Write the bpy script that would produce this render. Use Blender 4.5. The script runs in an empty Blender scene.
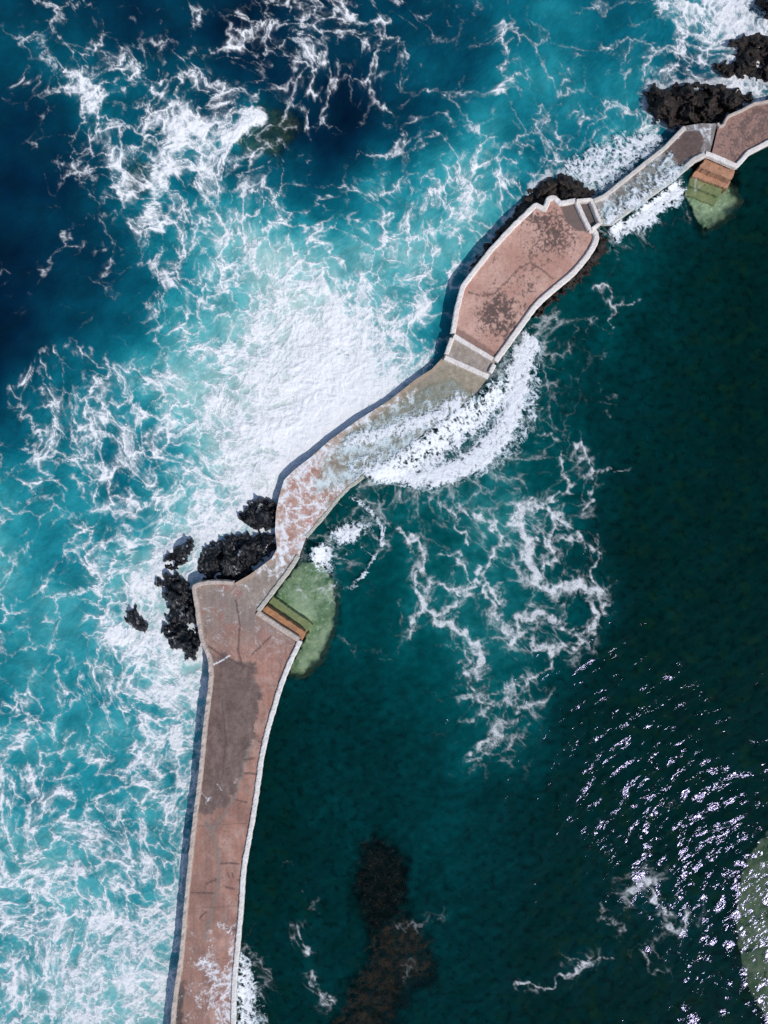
import math, random
import numpy as np
# ---------------------------------------------------------------------------
# plan coordinates: one unit of the plan grid is S metres; (u, v) counts east and south from the plan's north-west corner
S = 0.07
CU, CV = 384.0, 512.0
HCAM = 47.8
rng = np.random.RandomState(7)
_P = rng.permutation(512).astype(np.int32); _P = np.concatenate([_P, _P])
_G = rng.rand(1024) * 2 * np.pi
_GX, _GY = np.cos(_G).astype(np.float32), np.sin(_G).astype(np.float32)

def perlin(x, y, seed=0):
    x = np.asarray(x, np.float32) + np.float32(seed * 17.31 % 409); y = np.asarray(y, np.float32) + np.float32(seed * 9.73 % 409)
    xi = np.floor(x).astype(np.int32); yi = np.floor(y).astype(np.int32)
    xf = x - xi; yf = y - yi
    u = xf * xf * xf * (xf * (xf * 6 - 15) + 10); v = yf * yf * yf * (yf * (yf * 6 - 15) + 10)
    def g(ix, iy, dx, dy):
        h = _P[(_P[ix & 511] + iy) & 511]
        return _GX[h] * dx + _GY[h] * dy
    a = g(xi, yi, xf, yf); b = g(xi + 1, yi, xf - 1, yf)
    c = g(xi, yi + 1, xf, yf - 1); d = g(xi + 1, yi + 1, xf - 1, yf - 1)
    return ((a + u * (b - a)) + v * ((c + u * (d - c)) - (a + u * (b - a)))) * 1.5

def fbm(x, y, octs=4, seed=0, gain=0.5, lac=2.03):
    s = 0; a = 1; t = 0
    for i in range(octs):
        s = s + a * perlin(x, y, seed + i * 3); t += a; a *= gain; x = x * lac; y = y * lac
    return s / t

def worley(x, y, seed=0):
    """distance to the nearest cell border (F2 - F1)"""
    xi = np.floor(x).astype(np.int32); yi = np.floor(y).astype(np.int32)
    f1 = np.full(x.shape, 9.0); f2 = np.full(x.shape, 9.0)
    for dx in (-1, 0, 1):
        for dy in (-1, 0, 1):
            cx = xi + dx; cy = yi + dy
            h = _P[(_P[(cx + seed * 31) & 511] + cy) & 511]; h2 = _P[(h + 77) & 511]
            px = cx + 0.1 + 0.8 * h / 512.0; py = cy + 0.1 + 0.8 * h2 / 512.0
            d = np.sqrt((x - px) ** 2 + (y - py) ** 2)
            f2 = np.minimum(f2, np.maximum(f1, d)); f1 = np.minimum(f1, d)
    return f2 - f1

def ss(a, b, x):
    t = np.clip((x - a) / (b - a), 0, 1)
    return t * t * (3 - 2 * t)

def table(T, u, v, step=64.0):
    """smooth (Catmull-Rom) lookup in a coarse hand-made table"""
    T = np.array(T, float)
    x = np.clip(u / step, 0, T.shape[1] - 1 - 1e-6); y = np.clip(v / step, 0, T.shape[0] - 1 - 1e-6)
    xi = np.floor(x).astype(int); yi = np.floor(y).astype(int); xf = x - xi; yf = y - yi
    def w(t): return (-.5*t+t*t-.5*t**3, 1-2.5*t*t+1.5*t**3, .5*t+2*t*t-1.5*t**3, -.5*t*t+.5*t**3)
    wx, wy = w(xf), w(yf); r = 0
    for j in range(4):
        yy = np.clip(yi + j - 1, 0, T.shape[0] - 1)
        row = 0
        for i in range(4):
            xx = np.clip(xi + i - 1, 0, T.shape[1] - 1)
            row = row + wx[i] * T[yy, xx]
        r = r + wy[j] * row
    return r

def dist_line(u, v, pts):
    """distance to a polyline"""
    d = np.full(np.shape(u), 1e9)
    for (x0, y0), (x1, y1) in zip(pts[:-1], pts[1:]):
        dx, dy = x1 - x0, y1 - y0; L = dx * dx + dy * dy + 1e-9
        t = np.clip(((u - x0) * dx + (v - y0) * dy) / L, 0, 1)
        d = np.minimum(d, np.hypot(u - x0 - t * dx, v - y0 - t * dy))
    return d

def inside(u, v, poly):
    c = np.zeros(np.shape(u), bool); n = len(poly)
    for i in range(n):
        x0, y0 = poly[i]; x1, y1 = poly[(i + 1) % n]
        if y0 == y1: continue
        m = ((y0 > v) != (y1 > v)) & (u < (x1 - x0) * (v - y0) / (y1 - y0) + x0)
        c ^= m
    return c

def sdist(u, v, poly):
    """signed distance to a closed outline, positive inside"""
    d = dist_line(u, v, list(poly) + [poly[0]])
    return np.where(inside(u, v, poly), d, -d)

# border between the open sea (north-west) and the lagoon (south-east)
DIVIDE = [(165, 1200), (203, 1024), (222, 850), (245, 640), (262, 580), (290, 520), (325, 460), (385, 415), (465, 360), (500, 290), (560, 225),
          (600, 210), (700, 145), (900, 60)]
SEA_POLY = [(-500, 60000)] + DIVIDE + [(60000, -22000), (60000, -60000), (-60000, -60000), (-60000, 60000)]

D_SEA = [
 [1.6,3.0,1.6,2.2,2.6,4.0,2.6,2,2.2,2,3,5,6.5],
 [2,3.6,3.6,2.4,3.2,3.4,3.2,1.8,2.6,3,3.2,4.2,5],
 [.6,2.4,4.2,4.6,3,1.6,1.6,3,3,3,3.2,4,5],
 [.6,2.2,4.0,4.6,4,2.6,3.4,4.6,4,4,4,4,4],
 [1.6,2.2,3.4,4.6,5.2,5,4.6,4.6,3,3,3,3,3],
 [1.6,1.0,2.6,4.6,5.6,7.6,6.2,3.6,3,3,3,3,3],
 [2.0,4.6,4.6,5.2,6.6,9.6,8,3.6,3,3,3,3,3],
 [3.4,4.8,5.4,5.4,7.4,9.4,8,6,3,3,3,3,3],
 [3.2,4,4.6,5.8,7.4,8,8,6,3,3,3,3,3],
 [3.4,3.8,5.8,6.6,7,8,8,6,3,3,3,3,3],
 [3.8,3.4,6.6,7.4,7,7,7,6,3,3,3,3,3],
 [4.2,4.0,4.8,6.8,7,7,7,6,3,3,3,3,3],
 [4.8,4.4,5.0,6.4,7,7,7,6,3,3,3,3,3],
 [5.4,5.4,5.2,5.6,7,7,7,6,3,3,3,3,3],
 [5.4,6.0,5.6,6.2,7,7,7,6,3,3,3,3,3],
 [5.2,6.4,6.4,6.6,7,7,7,6,3,3,3,3,3],
 [5.4,6.4,6.6,6.8,7,7,7,6,3,3,3,3,3]]
A_SEA = [
 [2,1.8,1.6,1.4,1,1,2,2.8,4,4,4,4,4],
 [2,2.8,2.6,1.0,1,1.5,1.6,2.8,4,4.2,4,3,3],
 [1,2,3,2.6,1.6,.8,1.4,3.8,4.6,4.2,4,3,3],
 [.9,1.8,2.6,4,4.6,2.6,5,5.6,5,4.4,4,4,4],
 [.8,1.6,2.8,5,6.8,6.8,6,6,4.4,4,4,4,4],
 [.6,1.4,3.4,6,7,8,6,4.6,4,4,4,4,4],
 [1.4,3.6,4.8,6.6,8,9,7,4.4,4,4,4,4,4],
 [4,4.6,4.6,6,8,9,8,6,4,4,4,4,4],
 [5.2,5,4.8,6,7,8,8,6,4,4,4,4,4],
 [5.4,5.2,6,7,7,8,8,6,4,4,4,4,4],
 [5.2,5.2,5.4,8,7,7,7,6,4,4,4,4,4],
 [5,5.2,5.2,6.6,7,7,7,6,4,4,4,4,4],
 [5.2,5.4,5.2,5.6,7,7,7,6,4,4,4,4,4],
 [5.8,5.8,5.4,5.8,7,7,7,6,4,4,4,4,4],
 [5.6,6.2,5.6,6.2,7,7,7,6,4,4,4,4,4],
 [5.8,6.6,6.6,6.6,7,7,7,6,4,4,4,4,4],
 [5.8,6.6,6.6,6.6,7,7,7,6,4,4,4,4,4]]
D_LAG = [
 [0]*13,[0]*13,[0]*13,
 [0,0,0,0,0,0,0,0,0,.6,.2,0,0],
 [0,0,0,0,0,0,0,0,.6,.7,.3,0,0],
 [0,0,0,0,0,0,1,1,.8,.9,.6,.2,0],
 [0,0,0,0,0,1,1,1,1,.9,.5,.2,0],
 [0,0,0,0,0,1,1,1.2,1.4,1.6,.6,.3,.2],
 [0,0,0,0,0,1,1.2,1.6,2.4,1.5,.6,.3,.2],
 [0,0,0,0,.4,.8,1.4,2,2.4,1.8,.6,.3,.2],
 [0,0,0,0,.4,.9,1.2,1.8,2,1.3,.6,.3,.2],
 [0,0,0,.3,.2,.6,.8,1.8,2,1,.6,.4,.2],
 [0,0,0,.3,.1,.2,.4,.9,1.6,.5,.4,.4,.4],
 [0,0,0,.3,.2,.3,.5,.6,.5,.4,.4,.4,.4],
 [0,0,0,.3,.4,.8,.8,.5,.4,.6,1.0,.5,.4],
 [0,0,0,.3,.6,.9,1.0,.5,.5,.8,.9,.4,.4],
 [0,0,0,.3,.6,.9,1.0,.5,.4,.3,.4,.4,.4]]
A_LAG = [   # 0 black-green ... 9 milky teal
 [2]*13,[2]*13,
 [2,2,2,2,2,2,2,2,2,2,3,2,1.5],
 [2,2,2,2,2,2,2,2,2,3,3.4,2.4,1.4],
 [2,2,2,2,2,2,3,3,3,3.2,3.4,1.8,.9],
 [2,2,2,2,2,3,3,3,3.2,3.2,2.6,1.5,.8],
 [2,2,2,2,3,3,3,3,3.4,3,2.2,1.4,.8],
 [2,2,2,3,3,3.2,3.4,4,4.4,3.2,2.0,1.4,.9],
 [2,2,2,3,3,3.4,3.6,4.6,5.6,3.0,1.6,1.2,1.0],
 [2,2,2,3,3.6,4,4.0,5.2,5.0,2.8,1.4,1.2,1.0],
 [2,2,2,3,3.4,3.6,4.0,4.8,4.6,2.6,1.2,1.2,1.1],
 [2,2,2,2,2.2,2.6,3,4.2,4.2,2,1.2,1.2,1.1],
 [2,2,2,2,1.8,2.4,2.6,3.4,3.2,1.8,1.3,1.3,1.2],
 [2,2,2,2,1.7,2.2,2.8,3.2,2.6,1.8,1.3,1.3,1.3],
 [2,2,2,2,1.7,2.0,2.2,2.8,2.4,1.5,1.2,1.4,1.4],
 [2,2,2,2,1.8,2.2,2.0,2.4,2.0,1.4,1.2,1.4,1.4],
 [2,2,2,2,1.8,2.2,2.0,2.2,1.8,1.3,1.2,1.4,1.4]]
# foam streaks: (points, half width, strength)
ST_SEA = [
 ([(44,60),(60,72),(72,85),(88,92),(96,108),(106,128),(108,150),(114,172),(120,192),(130,206),(148,216),(166,230),(188,242)],8,2.6),
 ([(116,160),(128,152),(146,150),(156,162),(160,180),(158,198)],4,2.2),
 ([(182,82),(200,78),(218,84),(226,100),(216,118),(202,132),(188,136),(178,122)],13,2.6),
 ([(180,140),(172,165),(166,185),(176,198)],8,2.0),([(200,150),(205,180),(216,205),(236,232)],9,1.8),
 ([(130,68),(142,70),(146,84),(162,96),(170,104)],4,2.4),([(96,104),(110,96),(122,82),(126,72)],3,1.6),
 ([(168,62),(190,52),(218,50),(240,38),(262,27),(285,27),(303,42),(314,66),(311,92),(322,112),(330,124)],5,2.3),
 ([(196,20),(194,40),(188,55)],7,1.8),([(60,10),(45,25),(40,40)],8,1.4),([(10,100),(22,88),(34,78)],6,1.8),
 ([(254,98),(272,89),(292,97),(306,118),(308,140),(302,160)],4,2.6),([(304,124),(324,122),(332,112)],2.5,1.4),
 ([(226,136),(238,131),(250,121),(258,113)],7,13.0),([(240,160),(262,150),(284,146),(296,152)],3.5,1.6),
 ([(318,4),(340,14),(362,25),(380,26),(396,18)],4,2.4),([(362,30),(366,58),(378,72)],4,1.6),([(300,8),(316,30),(312,44)],6,1.8),
 ([(386,128),(392,104),(402,82),(420,70),(440,70)],5,2.2),([(406,55),(418,64),(426,78)],4,1.4),([(430,90),(446,100),(450,96)],2,1.8),
 ([(452,232),(466,212),(468,188),(474,160),(482,140),(492,122),(500,98),(502,76)],8,1.8),
 ([(366,150),(384,160),(392,150),(400,128)],5,1.6),([(420,128),(418,150),(426,165)],4,1.5),([(500,30),(508,55),(500,70)],5,1.6),
 ([(556,76),(572,60),(590,40)],4,1.3),([(548,86),(560,102),(575,110)],4,1.2),([(680,12),(690,24),(716,32),(740,30)],14,2.0),
 ([(640,80),(662,72),(690,60),(720,70),(740,66)],8,1.6),([(720,0),(735,20),(745,50)],14,1.6),([(724,84),(748,92),(770,98)],9,3.5),
 ([(12,388),(30,372),(44,356),(68,348),(86,352)],6,2.4),([(14,392),(20,414),(36,430),(60,444)],7,1.8),
 ([(126,370),(140,366),(154,372),(160,398),(170,418)],10,1.6),([(90,420),(110,428),(124,440)],7,1.4),
 ([(170,300),(178,330),(186,350),(182,380)],8,1.2),
 ([(350,330),(330,380),(300,430),(350,400),(390,370)],30,2.2),([(262,330),(250,370),(236,400),(224,420),(236,440)],16,1.6),([(250,500),(232,512),(214,530),(188,536),(168,552),(150,566)],9,4.2),
 ([(110,622),(122,640),(140,650),(158,640),(170,652)],9,2.6),([(128,600),(140,590),(150,578)],12,2.6),([(196,510),(216,490),(240,476)],10,2.8),
 ([(130,660),(150,670),(170,690),(188,700)],8,1.6),([(66,690),(56,730),(60,760)],6,1.4),([(20,640),(36,660),(30,700)],5,1.2),
 ([(650,134),(620,152),(600,168),(576,178)],13,4.5)]
ST_LAG = [
 ([(372,472),(398,474),(425,478),(450,470),(480,454),(500,434),(512,410),(516,385),(522,358),(530,340)],15,3.4),([(395,462),(430,448),(465,424),(490,398)],12,2.8),
 ([(495,376),(508,356),(522,336)],6,3),([(322,556),(334,544),(350,530),(368,526)],9,3.0),([(614,232),(640,218),(668,196),(682,184)],9,3.2),([(240,955),(248,985),(252,1015),(252,1060)],8,3.0),
 ([(398,530),(414,538),(420,556),(417,580),(422,604),(434,618),(452,626),(470,642),(482,656),(477,678)],2.8,3.6),
 ([(425,585),(446,583),(460,592),(474,582),(492,590),(500,604)],2.4,3.2),([(424,612),(412,622),(408,632)],2.4,3),([(438,616),(456,604),(462,592)],2.4,3),
 ([(440,553),(456,556),(466,570),(468,584)],1.8,2.6),([(448,508),(454,524),(470,543)],1.6,2.6),([(436,500),(446,506),(470,512)],1.6,2),
 ([(475,512),(492,524),(502,540),(492,556),(481,572),(484,594),(494,614),(508,632)],2.8,3.2),
 ([(520,508),(518,524),(532,540),(528,558),(536,580),(552,590),(580,586),(600,592)],4.4,4),
 ([(520,508),(538,504),(560,514),(566,528)],2.6,3.2),([(556,520),(550,540),(556,556),(544,566)],3,3),
 ([(560,542),(578,534),(590,542),(596,560),(592,580),(600,600),(606,612)],2.6,2.6),
 ([(512,640),(520,620),(538,612),(556,624),(580,636),(592,628),(594,612)],4,3.2),([(530,636),(540,648),(566,650),(584,642)],4.4,2.8),
 ([(472,688),(486,700),(500,692),(520,682),(538,676),(552,662)],3,2.2),([(460,640),(466,660),(462,680),(470,700)],3,2.2),
 ([(478,716),(490,704),(510,702),(530,710),(545,700)],4,2.2),([(466,756),(484,748),(500,730),(520,716)],4.6,2.2),([(470,762),(492,756),(510,746),(528,724)],4,2),
 ([(424,506),(440,498),(448,508)],2,2),([(340,640),(356,652),(372,650),(386,660)],2,1.4),([(400,600),(404,640),(398,660)],2,1.2),
 ([(577,440),(583,462),(592,478),(590,500),(586,510)],2.6,2.4),([(561,452),(562,476),(572,488),(556,498),(532,504),(520,510)],2,2.6),
 ([(588,476),(604,470),(630,472)],1.8,2),([(538,436),(556,436),(566,440)],1.4,2),([(598,284),(612,296),(616,306),(630,308),(636,300)],1.8,2.4),
 ([(616,306),(610,318),(612,330)],1.6,1.8),([(584,318),(600,322),(610,334)],1.6,1.6),([(562,354),(580,362)],1.6,1.6),([(568,278),(572,300)],1.6,1.4),
 ([(604,352),(600,380),(610,400),(606,420)],2,1.4),([(578,380),(584,386)],1.4,1.4),
 ([(630,892),(640,882),(650,884)],5.4,3.0),([(652,894),(664,910),(666,928),(684,932),(690,918)],4.4,2.6),([(298,590),(312,594),(326,590),(333,580)],2.2,2.2),([(330,600),(336,590),(342,596)],2,2),([(286,600),(300,584),(318,580)],3,1.6),([(600,905),(612,925),(625,928)],4,1.8),
 ([(576,966),(590,964)],4,3.2),([(512,984),(540,988),(566,976),(590,964),(612,958)],2.2,2.4),([(644,950),(650,966),(664,974)],3.5,2),
 ([(298,928),(303,944),(308,952)],3,2.2),([(308,974),(318,990),(328,1002)],3.4,2.2),([(396,930),(420,926),(446,912)],3,1.4),([(282,852),(290,866)],2.4,1.2),
 ([(404,960),(410,975),(404,985)],3,1.2),([(300,880),(312,900),(316,912)],2.4,1.2)]
# foam thrown over the low walkway: outlines in the lagoon kept full of foam below the sheets
def curl(u, v, sc, seed):
    e = 0.6
    n1 = perlin(u / sc, (v + e) / sc, seed) - perlin(u / sc, (v - e) / sc, seed)
    n2 = perlin((u + e) / sc, v / sc, seed) - perlin((u - e) / sc, v / sc, seed)
    return n1 / (2 * e) * sc, -n2 / (2 * e) * sc

def lace(u, v, q=1.0, seed=0):
    """foam network: cell borders on swirled coordinates, larger at the threads; q scales the cells"""
    x, y = u.copy(), v.copy()
    for sc, amp in ((110, 12), (48, 9), (20, 3.6)):
        cx, cy = curl(x, y, sc * q, seed + int(sc))
        x = x + cx * amp * q * .5; y = y + cy * amp * q * .5
    fx = perlin(x / (6 * q), y / (6 * q), seed + 1); fy = perlin(x / (6 * q), y / (6 * q), seed + 2)
    x2 = x + 2.4 * q * fx; y2 = y + 2.4 * q * fy
    m1 = fbm(x / (50 * q), y / (50 * q), 2, seed + 4); m2 = fbm(x / (30 * q), y / (30 * q), 2, seed + 6)
    e1 = worley(x2 / (30 * q), y2 / (30 * q), seed); e2 = worley(x2 / (14 * q), y2 / (14 * q), seed + 3); e3 = worley(x2 / (6.5 * q), y2 / (6.5 * q), seed + 5)
    n = (1 - np.abs(perlin(x2 / (13 * q), y2 / (13 * q), seed + 11)) * 1.6); n2 = (1 - np.abs(perlin(x2 / (5 * q), y2 / (5 * q), seed + 12)) * 1.4)
    t1 = 1 - e1 * 1.5; t2 = .92 - e2 * 1.25 + .25 * m2; t3 = .70 - e3 * .9 + .45 * m1
    big = np.maximum(np.maximum(t1, t2), t3)
    return big + .34 * m1 + .26 * n + .18 * n2 + .20 * np.maximum(t1, 0) * np.maximum(t2, 0)

def threads(u, v, D, q=1.0, seed=0):
    """foam as a net of threads: the denser the foam, the finer the meshes that close up; returns 0..1"""
    x, y = u.copy(), v.copy()
    for sc, amp in ((120, 12), (52, 6), (24, 2.6)):
        cx, cy = curl(x, y, sc * q, seed + int(sc))
        x = x + cx * amp * q * .5; y = y + cy * amp * q * .5
    g1 = perlin(x / (7 * q), y / (7 * q), seed + 1); g2 = perlin(x / (7 * q), y / (7 * q), seed + 2)
    h1 = perlin(x / (2.8 * q), y / (2.8 * q), seed + 7); h2 = perlin(x / (2.8 * q), y / (2.8 * q), seed + 8)
    x2 = x + (3.6 * g1 + 1.7 * h1) * q; y2 = y + (3.6 * g2 + 1.7 * h2) * q
    out = 1.0
    n0 = fbm(x / (26 * q), y / (26 * q), 3, seed + 4); damp = np.clip(D / 3.2, .25, 1)
    for k, (cell, lo, hi, a) in enumerate(((46, .3, 4.0, .58), (25, 1.2, 5.2, .80), (13.5, 2.4, 6.8, .74), (6.8, 3.6, 8.4, .66), (3.8, 4.8, 9.6, .6))):
        cell *= q; e = worley(x2 / cell, y2 / cell, seed + 11 + k) * cell * .5
        nk = perlin(x2 / (cell * .8), y2 / (cell * .8), seed + 20 + k)
        m = ss(lo, hi, D + (2.3 * n0 + 1.7 * nk) * damp)
        w = (.36 + .72 * np.clip(nk + .2, 0, 1) + .10 * np.clip(D - 4, 0, 6) + .4 * np.clip(n0, 0, 1)) * (1 if k < 3 else .8) * min(1.0, q ** .85)
        t = np.exp(-(e / w) ** 1.25) + .28 * np.exp(-e / (w * 3.2))
        out = out * (1 - np.clip(a * m * t, 0, 1))
    return 1 - out, n0

def ridge(u, v, sc, octs, seed):
    r = 0; t = 0; a = 1.0; x = u / sc + .5 * perlin(u / sc * 1.3, v / sc * 1.3, seed + 1); y = v / sc + .5 * perlin(u / sc * 1.3, v / sc * 1.3, seed + 2)
    for i in range(octs):
        r = r + a * (1 - np.clip(np.abs(perlin(x, y, seed + 3 + i)) * 1.7, 0, 1)); t += a; a *= .6; x = x * 2.1; y = y * 2.1
    return r / t

def rank(a, mask=None):
    s = np.sort((a if mask is None else a[mask]).ravel()[::37])
    return np.interp(a, s, np.linspace(0, 1, len(s)))

PAL_SEA = ([0, 1, 2.5, 4, 5.2, 6.5, 8, 9], [(1,20,44),(3,40,68),(4,70,96),(12,108,132),(40,148,168),(100,184,198),(170,210,218),(208,224,230)])
PAL_LAG = ([0, 1, 2, 3, 4.2, 5.6, 7, 9], [(0,34,32),(0,42,42),(0,50,54),(0,66,73),(0,84,92),(22,116,126),(70,150,156),(150,200,205)])
def srgb2lin(c):
    c = np.asarray(c) / 255.0
    return np.where(c <= .04045, c / 12.92, ((c + .055) / 1.055) ** 2.4)
def pal(P, a):
    out = np.zeros(a.shape + (3,)); C = np.array(P[1], float)
    for k in range(3): out[..., k] = np.interp(a, P[0], C[:, k])
    return out

def sea_fields(u, v):
    """foam amount 0..1, water colour (display sRGB 0..255), seaward mask"""
    wu = u + 7 * perlin(u / 30, v / 30, 40) + 3 * perlin(u / 12, v / 12, 41); wv = v + 7 * perlin(u / 30, v / 30, 42) + 3 * perlin(u / 12, v / 12, 43)
    sea = ss(-1.5, 1.5, sdist(u, v, SEA_POLY))
    R1 = ridge(u, v, 22, 4, 5); R2 = ridge(u, v, 8, 4, 55)
    R3 = rank(ridge(u, v, 26, 4, 91))
    # seaward side
    D = table(D_SEA, wu, wv) + 1.1 * fbm(u / 45, v / 45, 3, 60) * 1.6
    soft = 0
    for pts, w, s in ST_SEA:
        d = dist_line(wu, wv, pts)
        D = D + s * .62 * np.exp(-(d / w) ** 2)
        soft = soft + s * .5 * np.exp(-(d / (w * 2.6)) ** 2)
    A = table(A_SEA, wu, wv) + 1.5 * fbm(u / 70, v / 70, 4, 70) + soft * .38 + .5 * (R1 - .5) * ss(1, 5, D) * 1.6
    cs = pal(PAL_SEA, np.clip(A, 0, 9))
    # lagoon
    DL = table(D_LAG, wu, wv)
    lu = u + 7 * perlin(u / 15, v / 15, 21) + 3.4 * perlin(u / 6, v / 6, 22); lv = v + 7 * perlin(u / 15, v / 15, 23) + 3.4 * perlin(u / 6, v / 6, 24)
    line = 0; sft = 0
    for pts, w, s in ST_LAG:
        if w > 5.5 and s < 3.5: s = s * .55
        d = dist_line(lu, lv, pts)
        line = np.maximum(line, s / 4 * np.exp(-(d / (w * 1.15)) ** 2)); sft = sft + s * .32 * np.exp(-(d / (w * 5.5)) ** 2)
    D = D - .8 + .9 * ss(.35, .75, ridge(u, v, 34, 3, 88)) - .75 - .9 * ss(6.3, 9, D) * ss(.75, .35, ridge(u, v, 26, 3, 89)) * ss(300, 200, u - .35 * (v - 400)) + .55 * ss(330, 120, v) * ss(.8, 2.2, D) - .22 * np.maximum(D - 5.2, 0)
    bloom = 0
    for pts, w, st in ST_LAG: bloom = np.maximum(bloom, st / 4 * np.exp(-(dist_line(lu, lv, pts) / (w * 3.4)) ** 2))
    DL2 = DL * .85 + 4.6 * bloom
    T, n0 = threads(u, v, D * sea + DL2 * (1 - sea), 1.0, 3)
    fine = ridge(u, v, 6, 4, 33)
    veil = ss(3.2, 9.8, D + 2.6 * n0 + 1.8 * (fine - .5)) * .88 * (.40 + .85 * fine)
    fs = 1 - (1 - T) * (1 - np.clip(veil, 0, 1))
    tex = .5 * rank(R2) + .5 * rank(R1)
    fl = ss(.20, .80, line * (.35 + 1.15 * tex)) * (.38 + .42 * R2)
    covl = np.interp(DL, [0, 1, 2, 3, 4], [0, .015, .07, .14, .2])
    fl = 1 - (1 - fl * .85) * (1 - np.clip(T * .50, 0, 1))
    AL = table(A_LAG, wu, wv) * .90 - .15 + .9 * fbm(u / 50, v / 50, 4, 80) + .95 * fbm(u / 9, v / 7, 4, 83) + .5 * fbm(u / 22, v / 22, 3, 84) + np.minimum(sft, 1.3) * .8
    cl = pal(PAL_LAG, np.clip(AL, 0, 9))
    mo = ss(.02, .42, fbm(u / 17 + 3, v / 15, 5, 86)) * ss(2.6, 1.2, table(A_LAG, wu, wv))
    cl = cl + (np.array([16, 50, 34.]) - cl) * (mo * .60)[..., None]
    md = ss(.05, .40, fbm(u / 8 + 9, v / 7, 4, 87)); md = md * ss(4.5, 2, table(A_LAG, wu, wv)); cl = cl * (1 - .26 * md)[..., None]
    foam = fs * sea + fl * (1 - sea)
    col = cs * sea[..., None] + cl * (1 - sea[..., None])
    return foam, col, sea, np.where(sea > .5, D, DL)

# =========================== geometry =======================================
import bpy, bmesh
from mathutils import Vector
from mathutils.geometry import delaunay_2d_cdt
C = bpy.context.scene.collection
F32 = np.float32
KLIT = 1.0          # display-lit level of a surface of albedo 1
SUN_ZEN = math.radians(41.5); SX, SY = 0.687, -0.727

def W(u, v, z=0.0):
    """plan grid -> metres; plan outlines were measured from above, so a raised outline is drawn in by its height"""
    k = (HCAM - z) / HCAM * S
    return (np.asarray(u) - CU) * k, -(np.asarray(v) - CV) * k, z

def alb(c, lim=.9):
    return np.clip(srgb2lin(c) / KLIT, 0, lim)

def mesh_np(name, co, faces, mat, attrs=None, cols=None, parent=None, smooth=True):
    me = bpy.data.meshes.new(name)
    co = np.asarray(co, F32)
    if isinstance(faces, np.ndarray):
        n, k = faces.shape
        me.vertices.add(len(co)); me.vertices.foreach_set('co', co.ravel())
        me.loops.add(n * k); me.loops.foreach_set('vertex_index', faces.ravel().astype(np.int32))
        me.polygons.add(n); me.polygons.foreach_set('loop_start', np.arange(0, n * k, k, dtype=np.int32))
        me.update(calc_edges=True)
    else:
        me.from_pydata([tuple(map(float, c)) for c in co], [], faces)
    me.validate()
    if smooth: me.polygons.foreach_set('use_smooth', np.ones(len(me.polygons), bool))
    for k, a in (attrs or {}).items():
        at = me.attributes.new(k, 'FLOAT', 'POINT'); at.data.foreach_set('value', np.asarray(a, F32).ravel())
    for k, a in (cols or {}).items():
        at = me.attributes.new(k, 'FLOAT_COLOR', 'POINT')
        a4 = np.ones((len(co), 4), F32); a4[:, :3] = a.reshape(-1, 3); at.data.foreach_set('color', a4.ravel())
    me.materials.append(mat); me.update()
    o = bpy.data.objects.new(name, me); C.objects.link(o)
    if parent: o.parent = parent
    return o

def tag(o, label=None, cat=None, group=None, kind=None):
    for k, x in (('label', label), ('category', cat), ('group', group), ('kind', kind)):
        if x: o[k] = x
    return o

def empty(name, label, cat, u, v, z=0, group=None):
    o = bpy.data.objects.new(name, None); C.objects.link(o); o.empty_display_size = .5
    return tag(o, label, cat, group)

# --------------------------- materials --------------------------------------
class NT:
    def __init__(s, name):
        s.m = bpy.data.materials.new(name); s.m.use_nodes = True; s.t = s.m.node_tree; s.t.nodes.clear()
        s.out = s.n('ShaderNodeOutputMaterial')
    def n(s, t, **kw):
        x = s.t.nodes.new(t)
        for k, v in kw.items(): setattr(x, k, v)
        return x
    def l(s, a, b): s.t.links.new(a, b)
    def attr(s, name): return s.n('ShaderNodeAttribute', attribute_name=name)
    def math(s, op, a, b=None, c=None, clamp=False):
        x = s.n('ShaderNodeMath', operation=op, use_clamp=clamp)
        for i, q in enumerate((a, b, c)):
            if q is None: continue
            if hasattr(q, 'type') and hasattr(q, 'links'): s.l(q, x.inputs[i])
            else: x.inputs[i].default_value = q
        return x.outputs[0]
    def noise(s, scale, detail=3, rough=.55, vec=None, dist=0):
        x = s.n('ShaderNodeTexNoise'); x.inputs['Scale'].default_value = scale; x.inputs['Detail'].default_value = detail
        x.inputs['Roughness'].default_value = rough; x.inputs['Distortion'].default_value = dist
        if vec is None: vec = s.n('ShaderNodeNewGeometry').outputs['Position']
        s.l(vec, x.inputs['Vector']); return x.outputs['Fac']
    def mixc(s, f, a, b, bt='MIX'):
        x = s.n('ShaderNodeMix', data_type='RGBA', blend_type=bt)
        for i, q in ((0, f), (6, a), (7, b)):
            if hasattr(q, 'links'): s.l(q, x.inputs[i])
            elif i == 0: x.inputs[0].default_value = q
            else: x.inputs[i].default_value = tuple(q) + (1,)
        return x.outputs[2]
    def ramp(s, f, a, b):
        x = s.n('ShaderNodeMapRange', interpolation_type='SMOOTHSTEP'); s.l(f, x.inputs[0]); x.inputs[1].default_value = a; x.inputs[2].default_value = b
        return x.outputs[0]
    def bump(s, h, strength, dist, normal=None):
        x = s.n('ShaderNodeBump'); x.inputs['Strength'].default_value = strength; x.inputs['Distance'].default_value = dist; s.l(h, x.inputs['Height'])
        if normal is not None: s.l(normal, x.inputs['Normal'])
        return x.outputs[0]

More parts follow.
